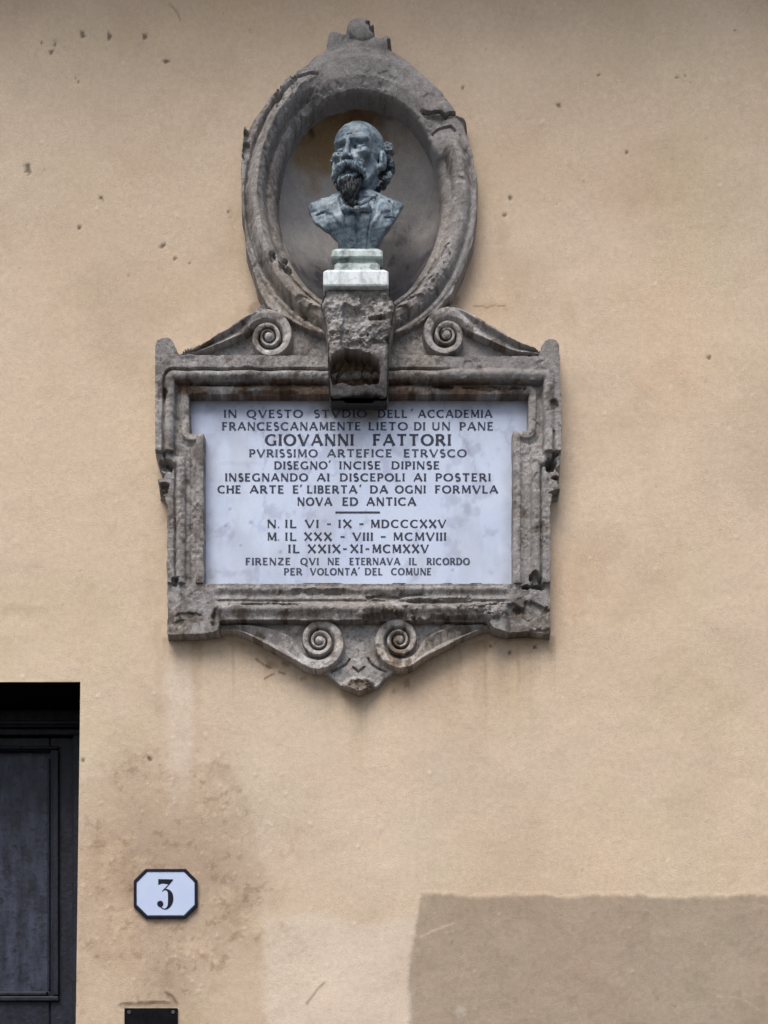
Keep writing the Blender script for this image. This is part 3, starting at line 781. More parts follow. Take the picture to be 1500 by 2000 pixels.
# ------------------------------------------------------------------ marble plaque with its inscription
plaque = empty("marble_plaque", P(700, 1138, 0.01), "pale bluish marble plaque with dark lettering, set in the stone frame below the bust", "plaque")
def slab():
    xs = np.arange(355, 1050, 3, dtype=np.float32); ys = np.arange(752, 1160, 3, dtype=np.float32)
    X, Y = np.meshgrid(xs, ys)
    n = lambda sc, s, o=4, g=.55, sy=1.: fbm(X, Y, sc, s, o, g, sy)
    col = np.ones(X.shape + (3,), np.float32) * np.array([0.485, 0.560, 0.715], np.float32)
    def mul(m, rgb):
        nonlocal col
        col = col * (1 + m[..., None] * (np.array(rgb, np.float32) - 1))
    mul(np.clip(n(130, 901), 0, 1), (.84, .85, .89)); mul(np.clip(n(60, 905), 0, 1), (1.06, 1.05, 1.02)); mul(sstep(.1, .5, n(90, 907, 5, .6, 2.5)), (.90, .885, .86))
    ve = np.abs(n(110, 911, 5, .6, 1.8)); mul(sstep(.06, .0, ve) * sstep(-.1, .4, n(150, 921)), (.78, .78, .83))
    mul(sstep(.25, .6, n(40, 925, 5, .6)), (.82, .81, .83))
    # grime washed from the frame, with painted shadow mixed in below the corbel
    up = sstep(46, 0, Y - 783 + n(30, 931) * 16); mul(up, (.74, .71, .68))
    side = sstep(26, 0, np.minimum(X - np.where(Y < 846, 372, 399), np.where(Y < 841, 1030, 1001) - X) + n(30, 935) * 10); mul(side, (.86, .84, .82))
    cb = sstep(0, .7, 1 - np.hypot((X - 700) / 92, (Y - 800) / 42) + n(26, 941, 5, .6) * .4); mul(cb, (.46, .42, .37))  # part run-off dirt, part the corbel's cast shadow put into the colour
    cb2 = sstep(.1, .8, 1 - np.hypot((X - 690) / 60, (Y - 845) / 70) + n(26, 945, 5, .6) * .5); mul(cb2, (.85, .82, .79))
    for a, b, rx, ry, f in ((912, 1000, 10, 44, .86), (915, 900, 14, 60, .90), (418, 880, 16, 30, .88), (447, 1120, 16, 14, .82), (560, 870, 4, 22, .8), (640, 1030, 30, 40, .93), (450, 1050, 30, 30, .95), (745, 1080, 80, 30, .95), (520, 845, 60, 14, .93), (470, 905, 60, 5, .92)):
        mul(sstep(0, .7, 1 - np.hypot((X - a) / rx, (Y - b) / ry) + n(18, 951, 4) * .4), (f, f * .985, f))
    for a, b, r in ((449, 994, 2.6), (441, 1027, 2.4), (490, 1020, 3.5), (548, 1078, 4), (884, 1113, 2.6), (820, 1050, 2), (470, 1065, 2)):
        mul(sstep(r + 2, r * .4, np.hypot(X - a, Y - b)), (.62, .64, .70))
    h = np.full(X.shape, M_DEPTH, np.float32) + n(160, 961, 3) * .0002
    k = (D - M_DEPTH) / D
    V = np.stack([(X - 750) * S * k, -h, ZC + (Z0 - (Y - 1000) * S - ZC) * k], -1)
    ny, nx = X.shape
    idx = np.arange(nx * ny).reshape(ny, nx)
    F = np.stack([idx[1:, :-1], idx[1:, 1:], idx[:-1, 1:], idx[:-1, :-1]], -1).reshape(-1, 4)
    Vb = V.copy(); Vb[..., 1] = .004
    ring = np.concatenate([idx[0, :], idx[1:, -1], idx[-1, -2::-1], idx[-2:0:-1, 0]])
    off = nx * ny
    F2 = np.array([(ring[i], ring[(i + 1) % len(ring)], ring[(i + 1) % len(ring)] + off, ring[i] + off) for i in range(len(ring))])
    Fb = F[:, ::-1] + off
    return mesh_np("slab", np.concatenate([V.reshape(-1, 3), Vb.reshape(-1, 3)]), np.concatenate([F, F2, Fb]), np.concatenate([col.reshape(-1, 3)] * 2), True, 40)
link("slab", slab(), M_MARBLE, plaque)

# letters: thick and thin strokes of Roman capitals on a unit-high body (y up), drawn for this stone
TK, TN = .250, .155
def arc(cx_, cy_, rx, ry, a0, a1, n=18):
    return [(cx_ + rx * math.cos(math.radians(a0 + (a1 - a0) * i / n)), cy_ + ry * math.sin(math.radians(a0 + (a1 - a0) * i / n))) for i in range(n + 1)]
def L(*p): return list(p)
def V_(v):   # stroke weight that swells where a curve runs vertically
    return v
GL = {
 'A': (.86, [(L((.04, 0), (.43, 1)), TN), (L((.43, 1), (.82, 0)), TK), (L((.19, .33), (.66, .33)), TN)]),
 'B': (.62, [(L((.1, 0), (.1, 1)), TK), (L((.1, .95), (.30, .95)) + arc(.30, .74, .20, .21, 90, -90) + L((.1, .53)), 'v'), (L((.1, .53), (.32, .53)) + arc(.32, .29, .23, .24, 90, -90) + L((.1, .05)), 'v')]),
 'C': (.84, [(arc(.50, .5, .42, .45, 48, 312, 26), 'v')]),
 'D': (.82, [(L((.1, 0), (.1, 1)), TK), (L((.1, .95), (.34, .95)) + arc(.34, .5, .40, .45, 90, -90) + L((.1, .05)), 'v')]),
 'E': (.58, [(L((.1, 0), (.1, 1)), TK), (L((.1, .95), (.55, .95)), TN), (L((.1, .52), (.47, .52)), TN), (L((.1, .05), (.56, .05)), TN)]),
 'F': (.56, [(L((.1, 0), (.1, 1)), TK), (L((.1, .95), (.54, .95)), TN), (L((.1, .52), (.46, .52)), TN)]),
 'G': (.88, [(arc(.50, .5, .42, .45, 48, 300, 26), 'v'), (L((.76, .04), (.76, .44)), TK)]),
 'H': (.82, [(L((.1, 0), (.1, 1)), TK), (L((.72, 0), (.72, 1)), TK), (L((.1, .52), (.72, .52)), TN)]),
 'I': (.20, [(L((.1, 0), (.1, 1)), TK)]),
 'L': (.56, [(L((.1, 0), (.1, 1)), TK), (L((.1, .05), (.55, .05)), TN)]),
 'M': (.98, [(L((.12, 0), (.14, 1)), TN), (L((.14, 1), (.49, .12)), TK), (L((.49, .12), (.84, 1)), TN), (L((.84, 1), (.88, 0)), TK)]),
 'N': (.82, [(L((.1, 0), (.1, 1)), TN), (L((.08, 1), (.72, 0)), TK), (L((.73, 0), (.73, 1)), TN)]),
 'O': (.92, [(arc(.46, .5, .40, .45, 0, 360, 34), 'v')]),
 'P': (.60, [(L((.1, 0), (.1, 1)), TK), (L((.1, .95), (.31, .95)) + arc(.31, .70, .23, .25, 90, -90) + L((.1, .45)), 'v')]),
 'Q': (.96, [(arc(.46, .5, .40, .45, 0, 360, 34), 'v'), (L((.50, .10), (.70, -.10), (.94, -.20)), TN)]),
 'R': (.72, [(L((.1, 0), (.1, 1)), TK), (L((.1, .95), (.31, .95)) + arc(.31, .72, .23, .23, 90, -90) + L((.1, .49)), 'v'), (L((.34, .49), (.68, 0)), TK)]),
 'S': (.56, [(arc(.29, .73, .20, .22, 40, 230, 14) + arc(.29, .27, .22, .23, 70, -140, 16), TN * 1.35)]),
 'T': (.72, [(L((.36, 0), (.36, 1)), TK), (L((.02, .95), (.70, .95)), TN)]),
 'U': (.78, [(L((.1, 1), (.1, .34)) + arc(.38, .34, .28, .29, 180, 360, 16) + L((.66, 1)), TN * 1.3)]),
 'V': (.84, [(L((.04, 1), (.42, 0)), TK), (L((.42, 0), (.80, 1)), TN)]),
 'X': (.80, [(L((.06, 1), (.74, 0)), TK), (L((.06, 0), (.74, 1)), TN)]),
 'Z': (.74, [(L((.06, .95), (.66, .95)), TN), (L((.64, .93), (.08, .07)), TK), (L((.06, .05), (.68, .05)), TN)]),
 '.': (.14, [(L((.0, .07), (.14, .07)), .14)]),
 "'": (.14, [(L((.02, .86), (.14, 1.12)), TN)]),
 '-': (.42, [(L((.0, .46), (.42, .46)), TN * 1.15)]),
}
def stroke_quads(pts, wt, asp):
    """ribbon along pts in a unit body; asp = x stretch, to keep weights even"""
    out = []
    flare = None
    if len(pts) == 2 and wt != 'v':          # cut strokes widen towards their ends
        (xa, ya), (xb, yb) = pts
        ts = (0, .10, .24, .76, .90, 1)
        pts = [(xa + (xb - xa) * t, ya + (yb - ya) * t) for t in ts]
        flare = (1.38, 1.08, .92, .92, 1.08, 1.38)
    n = len(pts)
    pw = [(x * asp, y) for x, y in pts]
    closed = n > 3 and math.hypot(pw[0][0] - pw[-1][0], pw[0][1] - pw[-1][1]) < 1e-3
    nor = []
    for i in range(n):
        if closed: a, b = pw[(i - 1) % (n - 1)], pw[(i + 1) % (n - 1)] if i < n - 1 else pw[1]
        else: a, b = pw[max(i - 1, 0)], pw[min(i + 1, n - 1)]
        dx, dy = b[0] - a[0], b[1] - a[1]; l = math.hypot(dx, dy) + 1e-9
        wgt = (TN * .85 + (TK * .98 - TN * .85) * (abs(dy) / l) ** 1.5) if wt == 'v' else wt * (flare[i] if flare else 1)
        nor.append((-dy / l * wgt / 2, dx / l * wgt / 2))
    for i in range(n - 1):
        (x0, y0), (x1, y1) = pw[i], pw[i + 1]
        a, b = nor[i], nor[i + 1]
        out.append(((x0 - a[0], y0 - a[1]), (x1 - b[0], y1 - b[1]), (x1 + b[0], y1 + b[1]), (x0 + a[0], y0 + a[1])))
    return out

def inscription(name, words, y0, y1, mat, heavy=1.0):
    """words: (text, x0, x1) in photo pixels; letters sit on the slab face"""
    V, F = [], []
    lift = [0]
    cap = y1 - y0
    for text, xa, xb in words:
        gap = .20
        core = text
        tot = sum(GL[c][0] for c in core) + gap * (len(core) - 1)
        f = (xb - xa) / tot
        x = xa
        for c in core:
            wd, strokes = GL[c]
            asp = f / cap
            for si_, (pts, wt) in enumerate(strokes):
                if wt != 'v': wt = wt * heavy
                lift[0] = (lift[0] + 1) % 7
                hh = M_DEPTH + .0009 + lift[0] * .00009
                for qd in stroke_quads(pts, wt, asp):
                    ids = []
                    for qx, qy in qd:
                        ids.append(len(V)); V.append(P(x + qx * cap, y1 - qy * cap, hh))
                    F.append(ids)
            x += (wd + gap) * f
    me = mesh_np(name, np.array(V), np.array(F), None, False, None)
    o = link(name, me, mat, plaque)
    bmx = bmesh.new(); bmx.from_mesh(me)
    for fc in bmx.faces:
        fc.normal_update()
        if fc.normal.y > 0: fc.normal_flip()
    bmx.to_mesh(me); bmx.free()
    return o
LINES = [
 ([("IN", 437.5, 462), ("QVESTO", 482, 591), ("STVDIO", 613, 716), ("DELL", 738, 795), ("'", 803, 806), ("ACCADEMIA", 817, 961)], 800.5, 815.5, 1),
 ([("FRANCESCANAMENTE", 434, 704), ("LIETO", 720, 796), ("DI", 809, 830), ("UN", 844, 879), ("PANE", 898, 963)], 824.5, 840, 1),
 ([("GIOVANNI", 518, 690), ("FATTORI", 729, 880)], 848, 870, 0),
 ([("PVRISSIMO", 487, 620), ("ARTEFICE", 639, 765), ("ETRVSCO", 789, 911)], 877.5, 892.5, 1),
 ([("DISEGNO", 536, 639), ("'", 642, 645), ("INCISE", 663, 743), ("DIPINSE", 765, 858)], 901, 916, 0),
 ([("INSEGNANDO", 440, 601), ("AI", 619, 643), ("DISCEPOLI", 664, 790), ("AI", 808, 832), ("POSTERI", 851, 958)], 924.5, 939.5, 0),
 ([("CHE", 425, 470), ("ARTE", 488, 554), ("E", 572, 583), ("'", 586, 589), ("LIBERTA", 600, 697), ("'", 702, 705), ("DA", 723, 757), ("OGNI", 772, 831), ("FORMVLA", 850, 972)], 948, 963, 0),
 ([("NOVA", 581, 648), ("ED", 669, 699), ("ANTICA", 716, 812)], 971.5, 987, 0),
 ([("N", 522, 539), (".", 543, 545), ("IL", 557, 579), ("VI", 596, 622), ("-", 639, 646), ("IX", 661, 687), ("-", 702, 710), ("MDCCCXXV", 724, 871)], 1015, 1030.5, 0),
 ([("M", 522, 540), (".", 543, 545), ("IL", 557, 579), ("XXX", 594, 648), ("-", 665, 673), ("VIII", 689, 728), ("-", 744, 753), ("MCMVIII", 768, 871)], 1040, 1055.5, 0),
 ([("IL", 563, 585), ("XXIX", 601, 665), ("-", 670, 677), ("XI", 684, 708), ("-", 714, 721), ("MCMXXV", 727, 837)], 1063.5, 1079.5, 0),
 ([("FIRENZE", 480, 567), ("QVI", 587, 622), ("NE", 640, 663), ("ETERNAVA", 683, 781), ("IL", 799, 814), ("RICORDO", 834, 917)], 1089.5, 1103, 1),
 ([("PER", 555, 590), ("VOLONTA", 606, 697), ("'", 699, 702), ("DEL", 713, 747), ("COMUNE", 764, 842)], 1109.5, 1123, 1),
]
for ws, a, b, worn in LINES:
    groups = []
    for w_ in ws:                              # accents, stops and dashes stay with the word before them
        if w_[0] in "'." and groups: groups[-1].append(w_)
        else: groups.append([w_])
    for g_ in groups:
        inscription("dash" if g_[0][0] == "-" else "inscription_word", g_, a, b, M_INK_WORN if worn else M_INK, 1.0)
# short ruled line between the text and the dates
bev_box("rule", M_INK, plaque, (P(655, 0, M_DEPTH)[0], -M_DEPTH - .0014, P(0, 1002.3, M_DEPTH)[2]), (P(742, 0, M_DEPTH)[0], -M_DEPTH - .0004, P(0, 999.2, M_DEPTH)[2]), 0)

# ------------------------------------------------------------------ bronze bust
bust = empty("bust", P(696, 558, 0.10), "blue-grey bronze bust of a bald bearded man in a bow tie on the corbel", "bust")

def surface_net(f, lo, vs):
    s = f < 0
    nx, ny, nz = f.shape
    cnt = np.zeros((nx - 1, ny - 1, nz - 1), np.uint8)
    for i in (0, 1):
        for j in (0, 1):
            for k in (0, 1):
                cnt += s[i:nx - 1 + i, j:ny - 1 + j, k:nz - 1 + k]
    act = (cnt > 0) & (cnt < 8)
    ids = np.full(act.shape, -1, np.int64)
    n = int(act.sum()); ids[act] = np.arange(n)
    ai, aj, ak = np.nonzero(act)
    acc = np.zeros((n, 3)); num = np.zeros(n)
    cor = [(0, 0, 0), (1, 0, 0), (0, 1, 0), (1, 1, 0), (0, 0, 1), (1, 0, 1), (0, 1, 1), (1, 1, 1)]
    for a in range(8):
        for b in range(a + 1, 8):
            ca, cb = cor[a], cor[b]
            if sum(abs(ca[t] - cb[t]) for t in range(3)) != 1: continue
            fa = f[ai + ca[0], aj + ca[1], ak + ca[2]]; fb = f[ai + cb[0], aj + cb[1], ak + cb[2]]
            m = (fa < 0) != (fb < 0)
            t = np.where(m, fa / (fa - fb + 1e-12), 0)
            for d in range(3): acc[:, d] += np.where(m, ca[d] + t * (cb[d] - ca[d]), 0)
            num += m
    Vv = (acc / num[:, None] + np.stack([ai, aj, ak], 1)) * vs + np.array(lo)
    quads = []
    for ax in range(3):
        u, v = [(1, 2), (2, 0), (0, 1)][ax]
        sl0 = [slice(1, -1)] * 3; sl1 = [slice(1, -1)] * 3
        sl0[ax] = slice(0, -1); sl1[ax] = slice(1, None)
        a = s[tuple(sl0)]; b = s[tuple(sl1)]
        pos = np.argwhere(a != b)
        if len(pos) == 0: continue
        base = pos.copy(); base[:, u] += 1; base[:, v] += 1      # grid point coordinates
        flip = a[tuple(pos.T)]
        def cid(du, dv):
            c = base.copy(); c[:, u] -= du; c[:, v] -= dv
            return ids[tuple(c.T)]
        qd = np.stack([cid(1, 1), cid(0, 1), cid(0, 0), cid(1, 0)], 1)
        qd[~flip] = qd[~flip][:, ::-1]
        quads.append(qd)
    return Vv, np.concatenate(quads)

def smin(a, b, k):
    h = np.clip(.5 + .5 * (b - a) / k, 0, 1)
    return b + (a - b) * h - k * h * (1 - h)
def smax(a, b, k): return -smin(-a, -b, k)
def ell(p, c, r):
    q_ = [(p[i] - c[i]) / r[i] for i in range(3)]
    k0 = np.sqrt(q_[0] ** 2 + q_[1] ** 2 + q_[2] ** 2)
    return (k0 - 1) * min(r) * .5 + (k0 - 1) * (sum(r) / 3) * .5
def cap(p, a, b, ra, rb):
    d = [b[i] - a[i] for i in range(3)]; L2 = sum(x * x for x in d)
    t = np.clip(sum((p[i] - a[i]) * d[i] for i in range(3)) / L2, 0, 1)
    return np.sqrt(sum((p[i] - a[i] - t * d[i]) ** 2 for i in range(3))) - (ra + (rb - ra) * t)
def wob(p, sc, seed):
    r = np.random.RandomState(seed); t = 0
    for i in range(7):
        v = r.randn(3); v /= np.linalg.norm(v); f = (1 + r.rand()) * 6.28 / sc
        t = t + np.sin(f * (v[0] * p[0] + v[1] * p[1] + v[2] * p[2]) + r.rand() * 6.28)
    return t / 3.5

KH = .86                                   # size against life
YAW = math.radians(20); PITCH = math.radians(4)
HD = P(699, 289, .165); HC = (HD[0], .105, HD[2])    # head centre (x, forward, up)
def grid(lo, hi, vs):
    ax = [np.arange(lo[i], hi[i] + vs, vs, dtype=np.float32) for i in range(3)]
    return np.meshgrid(*ax, indexing='ij')
def local(G):
    x = (G[0] - HC[0]) * 1000 / KH; y = (G[1] - HC[1]) * 1000 / KH; z = (G[2] - HC[2]) * 1000 / KH
    c, s_ = math.cos(YAW), math.sin(YAW)
    X_ = x * c + y * s_; Y_ = -x * s_ + y * c
    c, s_ = math.cos(PITCH), math.sin(PITCH)
    return (X_, Y_ * c + z * s_, -Y_ * s_ + z * c)

def solid(name, f, lo, vs, mat, parent):
    Vv, F = surface_net(f, lo, vs)
    Vw = np.stack([Vv[:, 0], -Vv[:, 1], Vv[:, 2]], 1)
    me = mesh_np(name, Vw, F, None, True, None)
    bmx = bmesh.new(); bmx.from_mesh(me); bmesh.ops.recalc_face_normals(bmx, faces=bmx.faces); bmx.to_mesh(me); bmx.free()
    return link(name, me, mat, parent)

def build_head():
    vs = .0015
    lo = (HC[0] - .105, HC[1] - .115, HC[2] - .185); hi = (HC[0] + .105, HC[1] + .125, HC[2] + .115)
    G = grid(lo, hi, vs); p = local(G)
    ax_ = (np.abs(p[0]), p[1], p[2])          # mirrored
    f = ell(p, (0, -16, 38), (79, 94, 79))
    f = smin(f, ell(p, (0, 34, 34), (58, 46, 52)), 18)                    # forehead
    f = smin(f, ell(p, (0, 26, -44), (58, 58, 66)), 22)                   # face
    f = smin(f, ell(p, (0, 40, -92), (34, 36, 28)), 18)                   # chin
    f = smin(f, cap(ax_, (58, -6, -36), (30, 44, -96), 15, 14), 18)       # jaw line
    f = smin(f, ell(ax_, (42, 60, -22), (22, 22, 17)), 12)                # cheek bones
    f = smax(f, -ell(ax_, (54, 64, -60), (18, 24, 26)), 20)               # hollow cheeks
    f = smin(f, cap(ax_, (9, 87, 17), (50, 66, 21), 9, 7), 11)            # brows
    f = smax(f, -ell(ax_, (30, 88, -1), (23, 33, 13.5)), 5)                # sockets
    f = smin(f, ell(ax_, (30, 60, -5), (15, 15, 10)), 2)              # eyeballs
    f = smin(f, cap(ax_, (17, 70, 5), (44, 62, 2), 3.0, 3.0), 2)        # upper lids
    f = smin(f, cap(ax_, (17, 70, -13), (42, 62, -14), 2.6, 2.6), 2)       # lower lids
    f = smax(f, -cap(ax_, (18, 83, -18), (40, 76, -21), 3, 2.5), 4)       # bags
    f = smin(f, cap(p, (0, 86, 8), (0, 104, -42), 7, 10), 6)            # nose
    f = smin(f, ell(ax_, (12, 94, -47), (8, 12, 8)), 5)
    f = smax(f, -ell(ax_, (8.5, 98, -56), (6.5, 10, 6.5)), 3)               # nostrils
    f = smax(f, -cap(ax_, (22, 90, -46), (38, 74, -76), 3.5, 4), 6)       # folds beside the mouth
    for z_, r_ in ((34, 3.0), (46, 2.6), (58, 2.2)):                       # lines on the brow
        f = smax(f, -cap(ax_, (0, 83 - (z_ - 34) * .35, z_), (34, 70 - (z_ - 34) * .4, z_ - 2), r_ * .6, r_ * .5), 4)
    f = smax(f, -cap(p, (-3, 94, 18), (-4, 90, 32), 2, 1.5), 4)
    f = smin(f, cap(ax_, (34, 58, -50), (22, 76, -98), 8, 7), 10)
    f = smin(f, ell(p, (0, 73, -103), (21, 16, 13)), 6)                   # lower lip and chin above the goatee
    f = smax(f, -ell(p, (0, 96, -86), (24, 18, 3.5)), 3)                  # mouth in the shade of the moustache
    # ears
    e = smax(ell(ax_, (80, -8, -12), (11, 20, 31)), -ell(ax_, (91, 0, -8), (9, 11, 19)), 4)
    e = smin(e, ell(ax_, (74, 0, -36), (7, 10, 10)), 5)
    f = smin(f, e, 5)
    # temple hollow
    f = smax(f, -ell(ax_, (82, 34, 22), (16, 26, 24)), 14)
    # neck with its tendons
    f = smin(f, cap(p, (0, -24, -70), (4, -34, -200), 44, 47), 14)
    f = smin(f, cap(ax_, (52, -24, -60), (18, 20, -185), 10, 9), 10)
    f = smax(f, -cap(ax_, (40, 14, -105), (30, 20, -170), 6, 6), 10)
    f = f + wob(p, 30, 5) * .55 + wob(p, 13, 9) * .35
    solid("head", f * KH / 1000, lo, vs, M_BRONZE, bust)

    # moustache and goatee
    b = cap(ax_, (2, 98, -67), (26, 92, -75), 9, 12)
    b = smin(b, cap(ax_, (26, 92, -75), (46, 76, -88), 12, 8), 7)
    b = smin(b, cap(ax_, (44, 76, -86), (52, 66, -103), 8, 4), 6)
    strands = np.sin(p[0] * .75 + np.sin(p[2] * .12) * 1.5) * 1.6 + wob((p[0] * 2, p[1] * 2, p[2] * .8), 26, 21) * 1.6
    b = b + strands * .8
    solid("moustache", b * KH / 1000, lo, vs, M_BRONZE, bust)
    g = cap(p, (2, 68, -119), (6, 74, -150), 27, 25)
    g = smin(g, cap(p, (6, 74, -150), (14, 70, -182), 22, 13), 12)
    g = smin(g, cap(p, (38, 58, -92), (22, 66, -128), 8, 14), 10)
    g = smin(g, cap(p, (-32, 60, -98), (-18, 66, -126), 6, 12), 10)
    g = g + (np.sin(p[0] * .62 + np.sin(p[2] * .09 + 1) * 2.0) * 1.3 + wob((p[0] * 2, p[1] * 2, p[2] * .8), 26, 25) * 3.0) * sstep(-90, -112, p[2])
    solid("beard", g * KH / 1000, lo, vs, M_BRONZE_DARK, bust)
    # lower lip showing between them
    # hair: loose curls behind the ears
    rr = np.random.RandomState(12)
    hr = None
    for i in range(60):
        a = rr.uniform(96, 165); z_ = rr.uniform(-62, 52)
        R_ = 82 + rr.uniform(-4, 7) - max(0, -z_ - 25) * .35 - max(0, z_ - 20) * .18
        sgn = 1 if i % 2 else -1
        c = (sgn * math.sin(math.radians(a)) * R_ * 1.14, -16 + math.cos(math.radians(a)) * R_ * 1.02, z_)
        r_ = rr.uniform(9, 15)
        d = ell(p, c, (r_, r_, r_ * rr.uniform(.8, 1.3)))
        hr = d if hr is None else smin(hr, d, 7)
    for z_ in (48, 40, 30, 20, 8):                         # tufts over the ears
        d = ell(ax_, (83 + rr.uniform(-3, 5), -22 + rr.uniform(-10, 8), z_), (12, 13, 10)); hr = smin(hr, d, 3)
    hr = hr + wob(p, 11, 31) * 2.2 + wob(p, 24, 33) * 1.5
    solid("hair", hr * KH / 1000, lo, vs, M_BRONZE_HAIR, bust)
build_head()

def build_coat():
    vs = .0016
    c0 = P(696, 446, .12)
    lo = (P(596, 0, .1)[0], -.005, P(0, 490, .12)[2]); hi = (P(796, 0, .1)[0], .215, P(0, 366, .09)[2])
    G = grid(lo, hi, vs)
    toW = lambda pts, h: [(P(x, y, h)[0] * 1000, P(x, y, h)[2] * 1000) for x, y in pts]
    out = toW(spline([(604, 413), (605, 404), (614, 398), (640, 389), (662, 379), (680, 372), (720, 372), (738, 380), (760, 391), (782, 399), (787, 405), (780, 418), (770, 434), (756, 455), (745, 470), (741, 487), (741, 500), (664, 500), (662, 480), (650, 464), (632, 450), (618, 440), (609, 427)], 4, True), .085)
    X_, Z_ = G[0] * 1000, G[2] * 1000
    s2 = sdpoly(X_, Z_ + (G[1] * 1000 - 85) * .42, out)
    p = (X_, G[1] * 1000, Z_)
    cxm = c0[0] * 1000
    body = ell(p, (cxm, 92, P(0, 452, .12)[2] * 1000), (150, 78, 132))
    body = smin(body, ell(p, (cxm - 88, 88, P(0, 412, .12)[2] * 1000), (60, 50, 44)), 30)
    body = smin(body, ell(p, (cxm + 88, 88, P(0, 410, .12)[2] * 1000), (60, 50, 44)), 30)
    f = smax(body, -s2 * .95, 5)
    # waist narrows in depth as well
    zz = Z_ - P(0, 487, .12)[2] * 1000
    f = smax(f, np.abs(p[1] - 92) - (36 + np.clip(zz, 0, 80) * .75), 10)
    f = smax(f, 70 - p[1], 6)          # hollow back
    # modelling on the front
    PXa = 750 + G[0] / S / ((D - .15) / D); PYa = 1000 + (Z0 - (ZC + (G[2] - ZC) / ((D - .15) / D))) / S
    X2, Y2 = PXa[:, 0, :], PYa[:, 0, :]
    fr = sstep(95, 110, p[1])
    def add(amount, mask2): return -amount * mask2[:, None, :] * fr
    vest = sdpoly(X2, Y2, [(668, 386), (676, 430), (674, 460), (680, 500), (716, 500), (720, 455), (730, 420), (736, 384)])
    f = f + add(-6, sstep(-2, 3, vest))
    f = f + add(-5, sstep(3.0, 1, dline(X2, Y2, [(664, 384), (675, 428), (673, 455), (679, 490)])))
    f = f + add(-5, sstep(3.2, 1, dline(X2, Y2, [(737, 380), (729, 420), (719, 452), (716, 490)])))
    f = f + add(4.5, sstep(-2, 4, sdpoly(X2, Y2, [(660, 386), (636, 400), (628, 416), (648, 424), (664, 446), (671, 448), (672, 428)])))     # lapels
    f = f + add(4.5, sstep(-2, 4, sdpoly(X2, Y2, [(741, 382), (758, 396), (762, 414), (746, 420), (736, 440), (724, 448), (733, 420)])))
    f = f + add(-4, sstep(2.6, .8, dline(X2, Y2, [(760, 392), (768, 405), (770, 424), (752, 428)])))
    f = f + add(-4, sstep(2.4, .8, dline(X2, Y2, [(618, 419), (634, 417)])))
    f = f + add(-2.5, sstep(2.2, .8, dline(X2, Y2, [(696, 425), (697, 455), (697, 490)])))
    f = f + add(-3, sstep(2.4, .8, dline(X2, Y2, [(680, 462), (696, 466), (712, 461)])))
    f = f + wob(p, 34, 41) * 1.3 + wob(p, 13, 43) * .5
    # throat left open for the neck
    solid("coat", f / 1000, lo, vs, M_BRONZE, bust)
    # wing collar and bow tie
    def w(px, py, h): a = P(px, py, h); return (a[0] * 1000, h * 1000, a[2] * 1000)
    c = cap(p, w(664, 386, .125), w(682, 398, .165), 7, 7)
    c = smin(c, cap(p, w(682, 398, .165), w(706, 398, .168), 7, 7), 4)
    c = smin(c, cap(p, w(706, 398, .168), w(732, 384, .13), 7, 7), 4)
    c = c + wob(p, 18, 47) * 1.0
    solid("collar", c / 1000, lo, vs, M_BRONZE, bust)
    t = ell(p, w(696, 408, .178), (9, 8, 9))
    t = smin(t, cap(p, w(692, 408, .176), w(675, 409, .168), 4, 11), 3)
    t = smin(t, cap(p, w(700, 407, .176), w(717, 406, .166), 4, 11), 3)
    t = smin(t, cap(p, w(672, 404, .166), w(667, 414, .162), 7, 5), 3)
    t = smin(t, cap(p, w(718, 402, .164), w(723, 412, .160), 7, 5), 3)
    t = t + wob(p, 12, 49) * 1.2
    solid("bow_tie", t / 1000, lo, vs, M_BRONZE, bust)
build_coat()

def square_stack(name, mat, cxp, hc, rows, parent, rag=0.0):
    """rows: (py, half width m, half depth m)"""
    V, F = [], []
    x = P(cxp, 500, hc)[0]
    for py, hw, hd in rows:
        z = P(0, py, hc + hd)[2]
        b = min(.004, hw * .1)
        for ax, ay in ((-hw, -hd + b), (-hw + b, -hd), (hw - b, -hd), (hw, -hd + b), (hw, hd - b), (hw - b, hd), (-hw + b, hd), (-hw, hd - b)):
            V.append((x + ax, -(hc - ay), z))
    n = len(rows)
    for i in range(n - 1):
        for j in range(8):
            k = (j + 1) % 8
            F.append((i * 8 + j, (i + 1) * 8 + j, (i + 1) * 8 + k, i * 8 + k))
    me = bpy.data.meshes.new(name)
    me.from_pydata(V, [], F + [tuple(range(8)), tuple(range((n - 1) * 8, n * 8))[::-1]])
    bmx = bmesh.new(); bmx.from_mesh(me); bmesh.ops.recalc_face_normals(bmx, faces=bmx.faces); bmx.to_mesh(me); bmx.free()
    return link(name, me, mat, parent)
HCB = .105
square_stack("socle", M_SOCLE, 698, HCB, [(486, .058, .055), (488, .066, .062), (490, .068, .064), (500, .068, .064), (502.5, .066, .062), (504, .057, .054), (506, .053, .050), (511, .052, .049), (514, .056, .053), (515.5, .060, .056), (524, .060, .056), (527.5, .063, .060)], bust)
square_stack("base_block", M_PLINTH, 696, HCB, [(527, .078, .083), (529, .084, .088), (531, .0855, .090), (555, .0860, .0905), (558, .0845, .089), (560, .082, .086)], bust)

